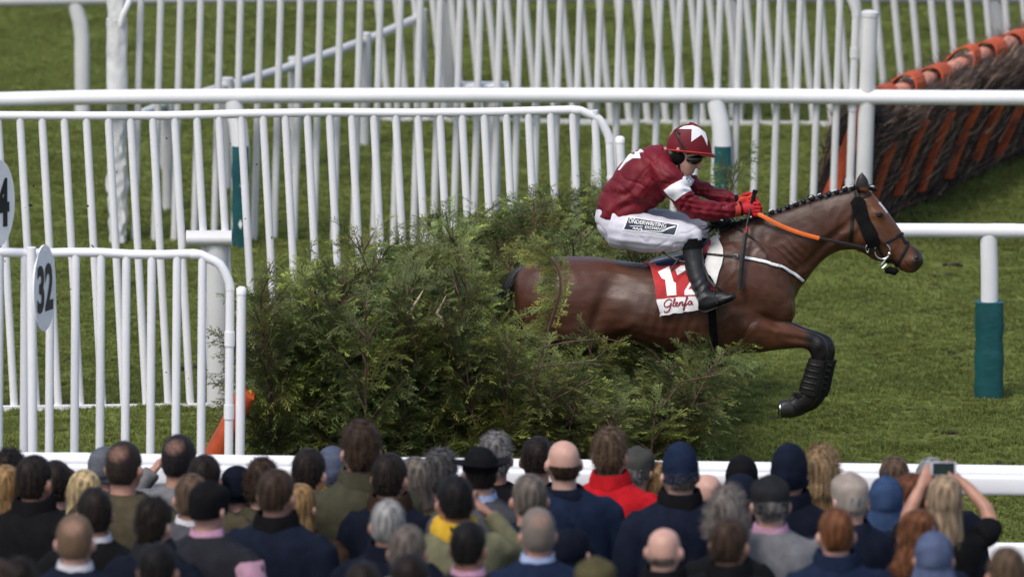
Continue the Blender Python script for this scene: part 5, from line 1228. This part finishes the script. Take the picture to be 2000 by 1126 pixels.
# materials for cloth and hair, named by colour
def fab(n_, c, v=.18, sc=18, **k): M[n_] = mat(n_.replace(' ', '_') + '_cloth', tuple(x * (.5 if max(c) < .14 else .85) for x in c), .9, v, sc, bump=.35, bscale=90, spec=.08, **k)
for n_, c in {'black': (.012, .012, .014), 'navy': (.014, .020, .042), 'dark navy': (.010, .014, .028), 'blue navy': (.018, .032, .075), 'charcoal': (.032, .033, .038), 'grey': (.12, .12, .135), 'mid grey': (.17, .17, .18), 'tweed brown': (.125, .105, .065),
            'olive tweed': (.095, .092, .058), 'khaki': (.15, .145, .085), 'red': (.46, .012, .018), 'bright blue': (.02, .09, .42), 'denim blue': (.05, .10, .26), 'pink': (.60, .33, .46), 'white': (.62, .62, .66), 'pale blue': (.38, .46, .68), 'yellow': (.62, .38, .035),
            'brown': (.06, .035, .022), 'slate': (.08, .095, .14), 'grey knit': (.11, .12, .14), 'beige': (.33, .28, .24), 'fawn': (.24, .17, .10), 'olive': (.13, .115, .055), 'hood blue': (.085, .11, .19), 'steel blue': (.035, .065, .14), 'grey felt': (.10, .10, .09), 'dark vest': (.035, .036, .046), 'pink check': (.46, .27, .36)}.items(): fab(n_, c)
HC = {'hair dark': (.020, .013, .010), 'hair black': (.010, .008, .008), 'hair brown': (.055, .032, .020), 'hair light brown': (.12, .075, .045), 'hair grey': (.20, .19, .185), 'hair white grey': (.33, .32, .31), 'hair grey brown': (.15, .125, .105), 'hair dark grey': (.085, .08, .078),
            'hair blonde': (.52, .40, .21), 'hair dark blonde': (.30, .18, .075), 'hair red': (.17, .065, .025), 'hair auburn': (.13, .045, .018), 'hair streaked': (.36, .26, .165), 'fur': (.32, .21, .11), 'fur grey': (.22, .19, .17)}
for n_, c in HC.items():
    M[n_] = mat(n_.replace(' ', '_'), tuple(x * .85 for x in c), .55, .5, 45, spec=.15, bump=.6, bscale=110, stretch=(1, 1, .12))
SKC = ((.42, .22, .16), (.50, .29, .225), (.37, .19, .13))
for i, c in enumerate(SKC): M['skin%d' % i] = mat('skin_tone_%d' % i, c, .5, .16, 12, spec=.4)
PG = 'racegoers watching from behind the barrier'
pr_ = random.Random(99)
def person(px, ytop, label, hair, hcol, coat, ccol, d=None, hat=None, hatcol=None, collar=None, shirt=None, scarf=None, pose=('down', 'down'), k=None, yaw=None, skin=None, wide=None):
    """px, ytop: where the top of the head is seen; d: distance down the terrace"""
    if d is None: d = 73.3 - (ytop - 850) / 250 * 10.2
    fz = floor_z(d); top = P(px, ytop, d); hgt = 1.755 + (.02 if hat else .008)
    sc = (top.z - fz) / hgt
    if yaw is None: yaw = -.22 * (1.2 - top.x) / 3.2 + pr_.uniform(-.38, .38)
    t = thing('person', label, 'person', (top.x, d, fz), PG, yaw); hs = 1.11 * sc ** .55 * pr_.uniform(.96, 1.05); t.scale = (hs, hs, sc)
    sn = 'skin%d' % (skin if skin is not None else pr_.randrange(3)); sk_ = M[sn]
    add = lambda n_, me_, m_, par=None: ob(n_, me_, m_, par or t, local=True)
    b = add('body', BODY[pose], sk_); cv = pr_.randrange(4) if wide is None else wide
    c = add('coat' if pose[0] != 'phone2' else 'top', COAT[pose][cv], M[ccol])
    add('trousers', TROU, M['charcoal'])
    for sg in (-1, 1):
        s_ = add('shoe', SHOE, M['black']); s_.location = (sg * .105, 0, 0)
    if collar: add('collar', COLLAR[pr_.randrange(3) if collar != 'high' else 1], M[coat or ccol], c)
    if shirt: add('shirt_collar', SHIRT, M[shirt])
    if scarf: add('scarf', SCARF, M[scarf])
    if hair and hat in ('flat_cap', 'baseball_cap', 'fedora'): hair = 'under'
    if hair: hv = HAIR[hair]; add('hair', hv[pr_.randrange(len(hv))], thin_mat(hcol, sn) if hair in ('thinning', 'balding') else M[hcol])
    if hat == 'fedora':
        h = add('hat_crown', FED[0], M[hatcol]); add('brim', BRIM, M[hatcol], h)
    elif hat:
        hv = HAT[hat]; h = add({'beanie': 'beanie', 'flat_cap': 'flat_cap', 'baseball_cap': 'cap', 'fur_hat': 'fur_hat', 'hood': 'hood'}[hat], hv[(k or 0) % len(hv)], M[hatcol])
        if hat in ('flat_cap', 'baseball_cap'): add('peak', PEAK, M[hatcol], h)
        if hat == 'baseball_cap': add('strap', ring_mesh('strap', 1.60, 1.615, .091, .091, t=.003), M[hatcol], h)
        if hat == 'beanie': add('cuff', ring_mesh('cuff', 1.575, 1.62, .098, .096, yo=0, t=.012), M[hatcol], h)
    return t
p = person
p(19, 884, 'dark-haired person in black coat behind the woman with tan hair', 'messy', 'hair dark', 'black', 'black', collar=1)
p(10, 912, 'woman with long tan hair in dark coat beside the dark-haired man', 'long', 'hair dark blonde', None, 'charcoal')
p(67, 893, 'man with dark hair in large black coat with turned-up collar', 'short', 'hair dark', 'black', 'black', d=70.6, collar='high', wide=3)
p(108, 903, 'dark-haired man in slate jacket half hidden by the large black coat', 'short', 'hair dark', None, 'charcoal', d=71.6)
p(126, 917, 'brown-haired head showing between slate jacket and blonde woman', 'short', 'hair brown', None, 'grey', d=72.6)
p(165, 921, 'woman with pale blonde straight hair', 'bob', 'hair blonde', None, 'charcoal', d=71.2)
p(205, 871, 'person in grey knitted hat and bright blue jacket', None, None, None, 'bright blue', d=73.0, hat='beanie', hatcol='grey knit', k=1, collar=1)
p(242, 866, 'man with bald crown and brown tweed jacket', 'thinning', 'hair dark', None, 'tweed brown', d=70.8, wide=3, skin=0)
p(349, 853, 'man with bald crown in grey jacket, arm raised to his face', 'thinning', 'hair black', None, 'mid grey', d=72.4, pose=('up', 'down'), skin=0)
p(400, 892, 'dark-haired man in brown tweed beside the raised grey arm', 'short', 'hair dark', None, 'tweed brown', d=71.4)
p(374, 929, 'light brown-haired man in grey suit with white collar behind the black cap', 'short', 'hair light brown', None, 'grey', d=69.9, shirt='white')
p(405, 940, 'man in black cap, dark waistcoat and pink checked shirt', None, None, None, 'dark vest', d=67.4, hat='flat_cap', hatcol='black', shirt='pink', scarf=None, wide=3, skin=1)
p(463, 908, 'person in dark navy knitted hat and navy coat', None, None, None, 'dark navy', d=71.6, hat='beanie', hatcol='dark navy', k=1, collar=1)
p(512, 902, 'brown-haired man behind the man in the big navy overcoat', 'messy', 'hair brown', None, 'olive tweed', d=71.5)
p(540, 920, 'man with short brown hair in big navy overcoat', 'short', 'hair brown', 'black', 'navy', d=68.3, collar='high', wide=3)
p(585, 948, 'woman with tan hair beside the big navy overcoat', 'long', 'hair dark blonde', None, 'brown', d=70.2)
p(184, 956, 'dark-haired man in black coat with thin white collar', 'short', 'hair dark', None, 'black', d=67.9, shirt='white', wide=1)
p(146, 1009, 'man with thinning sandy hair in navy suit and white collar', 'thinning', 'hair light brown', None, 'navy', d=65.4, shirt='white', skin=1)
p(301, 979, 'man with spiky dark hair in dark navy coat and scarf', 'messy', 'hair dark', None, 'dark navy', d=66.8, scarf='charcoal')
p(309, 1065, 'dark-haired head low in front of the spiky-haired man', 'short', 'hair black', None, 'dark navy', d=63.6)
p(38, 1098, 'dark-haired head below the large black coat', 'messy', 'hair dark', None, 'black', d=62.6)
p(-6, 1096, 'brown-haired head at the edge below the tan-haired woman', 'short', 'hair brown', None, 'black', d=62.2)
p(604, 880, 'dark-haired man with yellow lettered scarf and blue jacket', 'short', 'hair dark', None, 'denim blue', d=71.6, scarf='yellow')
p(649, 876, 'person in smooth slate blue knitted hat', None, None, None, 'charcoal', d=73.1, hat='beanie', hatcol='slate', k=0)
p(705, 831, 'tall man with tousled brown hair in olive tweed jacket and white collar', 'messy', 'hair brown', None, 'olive tweed', d=70.6, shirt='white', collar=1, wide=1, skin=1)
p(761, 889, 'man with dark hair and brown collar on navy coat', 'short', 'hair dark', 'brown', 'dark navy', d=70.3, collar='high')
p(810, 896, 'woman with grey-brown hair and olive coat', 'bob', 'hair grey brown', None, 'olive', d=71.9)
p(860, 884, 'grey-haired man in slate jacket beside the black hat', 'messy', 'hair dark grey', None, 'grey', d=72.4)
p(838, 926, 'person in bright red jacket beneath the grey-haired man', 'short', 'hair grey', None, 'red', d=73.2)
p(889, 933, 'man with black hair, yellow lettered scarf and khaki jacket, fist raised', 'short', 'hair black', None, 'khaki', d=67.6, scarf='yellow', pose=('down', 'up'))
p(758, 980, 'man with cropped silver hair in dark navy coat', 'cropped', 'hair white grey', None, 'dark navy', d=66.6, collar='high')
p(796, 1029, 'grey-brown-haired man in front of the silver-haired man', 'short', 'hair grey brown', None, 'mid grey', d=64.7)
p(801, 1085, 'dark grey head in front of the grey-brown-haired man', 'short', 'hair dark', None, 'black', d=63.0)
p(710, 1101, 'dark-haired head low in front of the silver-haired man', 'short', 'hair dark', None, 'navy', d=62.5)
p(915, 1022, 'dark-haired man with pink checked collar', 'short', 'hair black', None, 'charcoal', d=64.9, shirt='pink')
p(938, 872, 'person in wide-brimmed black hat and grey jacket with blue collar', 'short', 'hair dark', None, 'grey', d=70.2, hat='fedora', hatcol='black', shirt='pale blue')
p(968, 852, 'tall grey-haired man in black coat behind the black hat', 'messy', 'hair grey', None, 'black', d=72.9)
p(1050, 856, 'man with thick dark hair beside the bald man in navy', 'short', 'hair dark', None, 'charcoal', d=73.0)
p(1101, 855, 'bald man with dark fringe in navy overcoat', 'fringe', 'hair brown', 'dark navy', 'blue navy', d=70.9, collar=1, wide=3, skin=1)
p(1192, 843, 'woman with pinned-up fair-brown hair in bright red hooded jacket', 'updo', 'hair light brown', 'red', 'red', d=71.8, collar='high', wide=3)
p(1243, 874, 'person in grey felt hat beside the red jacket', 'short', 'hair grey', None, 'charcoal', d=72.9, hat='flat_cap', hatcol='grey felt')
p(1282, 905, 'fair-haired woman with white scarf beside the navy cap', 'bob', 'hair dark blonde', None, 'black', d=73.0, scarf='white')
p(1034, 930, 'man with flat grey-brown hair in navy coat below the bald man', 'cropped', 'hair grey brown', None, 'navy', d=68.6, skin=0)
p(1050, 996, 'man with thinning brown hair in blue suit and pale blue collar', 'thinning', 'hair grey brown', None, 'blue navy', d=65.8, shirt='pale blue', wide=3, skin=0)
p(1118, 1030, 'person in dark navy hood', None, None, None, 'dark navy', d=66.4, hat='hood', hatcol='dark navy')
p(1162, 1090, 'person in olive flat cap', None, None, None, 'olive', d=62.8, hat='flat_cap', hatcol='olive', k=1)
p(1297, 1026, 'man with shaved bald head in black leather collar', 'stubble', 'hair grey brown', None, 'black', d=64.8, collar='high', skin=1)
p(1328, 875, 'man in navy baseball cap and navy striped overcoat', 'cropped', 'hair grey brown', 'black', 'navy', d=70.2, hat='baseball_cap', hatcol='blue navy', collar='high', wide=3)
p(1380, 921, 'bald pink-headed man behind the navy overcoat', 'stubble', 'hair grey', None, 'charcoal', d=71.2, skin=1)
p(1449, 894, 'person in black knitted hat with red collar', None, None, None, 'black', d=72.6, hat='beanie', hatcol='black', scarf='red')
p(1446, 924, 'person in navy knitted hat before the black one', None, None, None, 'navy', d=70.3, hat='beanie', hatcol='navy', k=1)
p(1505, 930, 'man in dark grey flat cap, pink collar and grey jacket', 'cropped', 'hair grey', None, 'mid grey', d=67.9, hat='flat_cap', hatcol='charcoal', shirt='pink', wide=3, skin=1)
p(1542, 873, 'man in tall navy knitted hat and dark navy coat', None, None, None, 'dark navy', d=70.4, hat='beanie', hatcol='navy', k=2, collar='high')
p(1604, 904, 'woman in olive hat with big tan fur bobble', 'bob', 'hair dark blonde', None, 'brown', d=72.4, hat='fur_hat', hatcol='fur')
p(1662, 924, 'man in beige flat cap with grey hair and navy coat', 'short', 'hair white grey', None, 'navy', d=69.0, hat='flat_cap', hatcol='beige', wide=3, collar=1)
p(1420, 984, 'person in grey fur-trimmed hood', None, None, None, 'black', d=67.6, hat='fur_hat', hatcol='fur grey')
p(1425, 1015, 'man with short dark brown hair in black coat before the fur hood', 'short', 'hair brown', None, 'black', d=65.0, collar='high', wide=1)
p(1633, 996, 'man with cropped ginger hair in blue-navy coat', 'cropped', 'hair red', None, 'blue navy', d=65.7, collar='high', wide=1, skin=1)
p(1746, 895, 'brown-haired man beyond the steel blue hood', 'short', 'hair light brown', None, 'charcoal', d=73.0)
p(1730, 930, 'person in steel blue hood', None, None, 'black', 'black', d=69.6, hat='hood', hatcol='steel blue', collar='high')
p(1780, 928, 'woman with long auburn hair', 'long', 'hair auburn', None, 'black', d=69.9)
p(1818, 897, 'white-haired person behind the raised phone', 'short', 'hair white grey', None, 'dark navy', d=72.7)
lady = p(1845, 932, 'woman with long streaked blonde hair and black top holding up a phone', 'long', 'hair streaked', None, 'black', d=68.6, pose=('phone2', 'phone'), yaw=.05)
p(1795, 1000, 'person with big curly ginger-brown hair', 'curly', 'hair red', None, 'navy', d=66.3)
p(1824, 1038, 'person in pale slate blue hood', None, None, None, 'hood blue', d=65.1, hat='hood', hatcol='hood blue')
p(1966, 1073, 'brown-haired person alone at the end of the crowd', 'short', 'hair light brown', None, 'slate', d=63.0)
# lettering on the two yellow scarves
for o in [q for q in C.objects if q.name.startswith('scarf') and q.material_slots[0].material == M['yellow']]:
    mb = MB()
    for k, (a, h) in enumerate(((-1.95, .05), (-1.8, .045), (-1.62, .05), (-1.42, .042), (-1.2, .045))):
        c_, s_ = math.cos(a), math.sin(a); q = lambda z: Vector((.112 * c_, -.008 + .113 * s_, z)); mb.tube([q(1.475), q(1.475 + h * .5) + Vector((.004 * (-1) ** k, 0, 0)), q(1.475 + h)], .0055, 6)
    l_ = ob('scarf_lettering', mb.mesh('scarf_lettering'), M['black'], o, local=True); l_['kind'] = 'stuff'
# waistcoat wearer's pink sleeves
vest = next(q for q in C.objects if q.get('label', '').startswith('man in black cap'))
for sg in (-1, 1):
    a = [Vector((q.x * 1.09, q.y, q.z)) for q in arm_path('down', sg)]; ob('sleeve', MB().tube([a[0] * 1.0 + Vector((0, 0, -.01))] + a[1:], [.058, .0955, .086, .079, .067, .06], 14).mesh('sleeve'), M['pink check'], vest, local=True)
# the fur bobble
bob = next(q for q in C.objects if 'fur bobble' in q.get('label', ''))
# the phone held up by the blonde woman
ph = P(1843, 914, lady.location.y + .31)
t = thing('phone', 'white mobile phone held up in both hands by the blonde woman', 'phone', ph)
M['phone_screen'] = mat('dark_phone_screen', (.02, .035, .035), .15, .2, spec=.5)
def slab(c, w_, h_, d_, r_):
    rg = []
    for y in (-d_ / 2, d_ / 2):
        ring = []
        for (sx, sz) in ((1, 1), (-1, 1), (-1, -1), (1, -1)):
            for k in range(5):
                a0 = {(1, 1): 0, (-1, 1): 90, (-1, -1): 180, (1, -1): 270}[(sx, sz)] + k * 22.5; ring.append(Vector((c.x + sx * (w_ / 2 - r_) + r_ * math.cos(R(a0)), c.y + y, c.z + sz * (h_ / 2 - r_) + r_ * math.sin(R(a0)))))
        rg.append(ring)
    return MB().ring_loft(rg)
ob('case', slab(ph, .145, .072, .009, .01).mesh('case', False), M['white'], t)
ob('screen', slab(ph + Vector((0, -.006, 0)), .118, .064, .003, .004).mesh('screen', False), M['phone_screen'], t)
# clods of turf kicked up behind the horse
mb = MB(); cr = random.Random(4)
for i in range(64):
    x, y = cr.gauss(300, 190), cr.uniform(230, 760); 
    if not 5 < x < 640: continue
    c = P(x, y, 78.2 + cr.uniform(-1, 1.5)); s_ = cr.choice((.003, .004, .005, .006, .009))
    mb.ell(c, (s_ * cr.uniform(.7, 2), s_, s_ * cr.uniform(.5, 1.4)), 6, 4, Matrix.Rotation(cr.uniform(0, 3), 3, 'Y'))
for i in range(26):
    c = P(cr.uniform(1470, 1570), cr.uniform(690, 800), 79.4 + cr.uniform(-.3, .3)); mb.ell(c, (.004 * cr.uniform(.6, 2.5), .002, .002), 5, 4, Matrix.Rotation(cr.uniform(0, 3), 3, 'Y'))
tag(ob('kicked_up_turf', mb.mesh('kicked_up_turf'), M['soil']), 'specks of dark turf flying in the air', 'turf', kind='stuff')
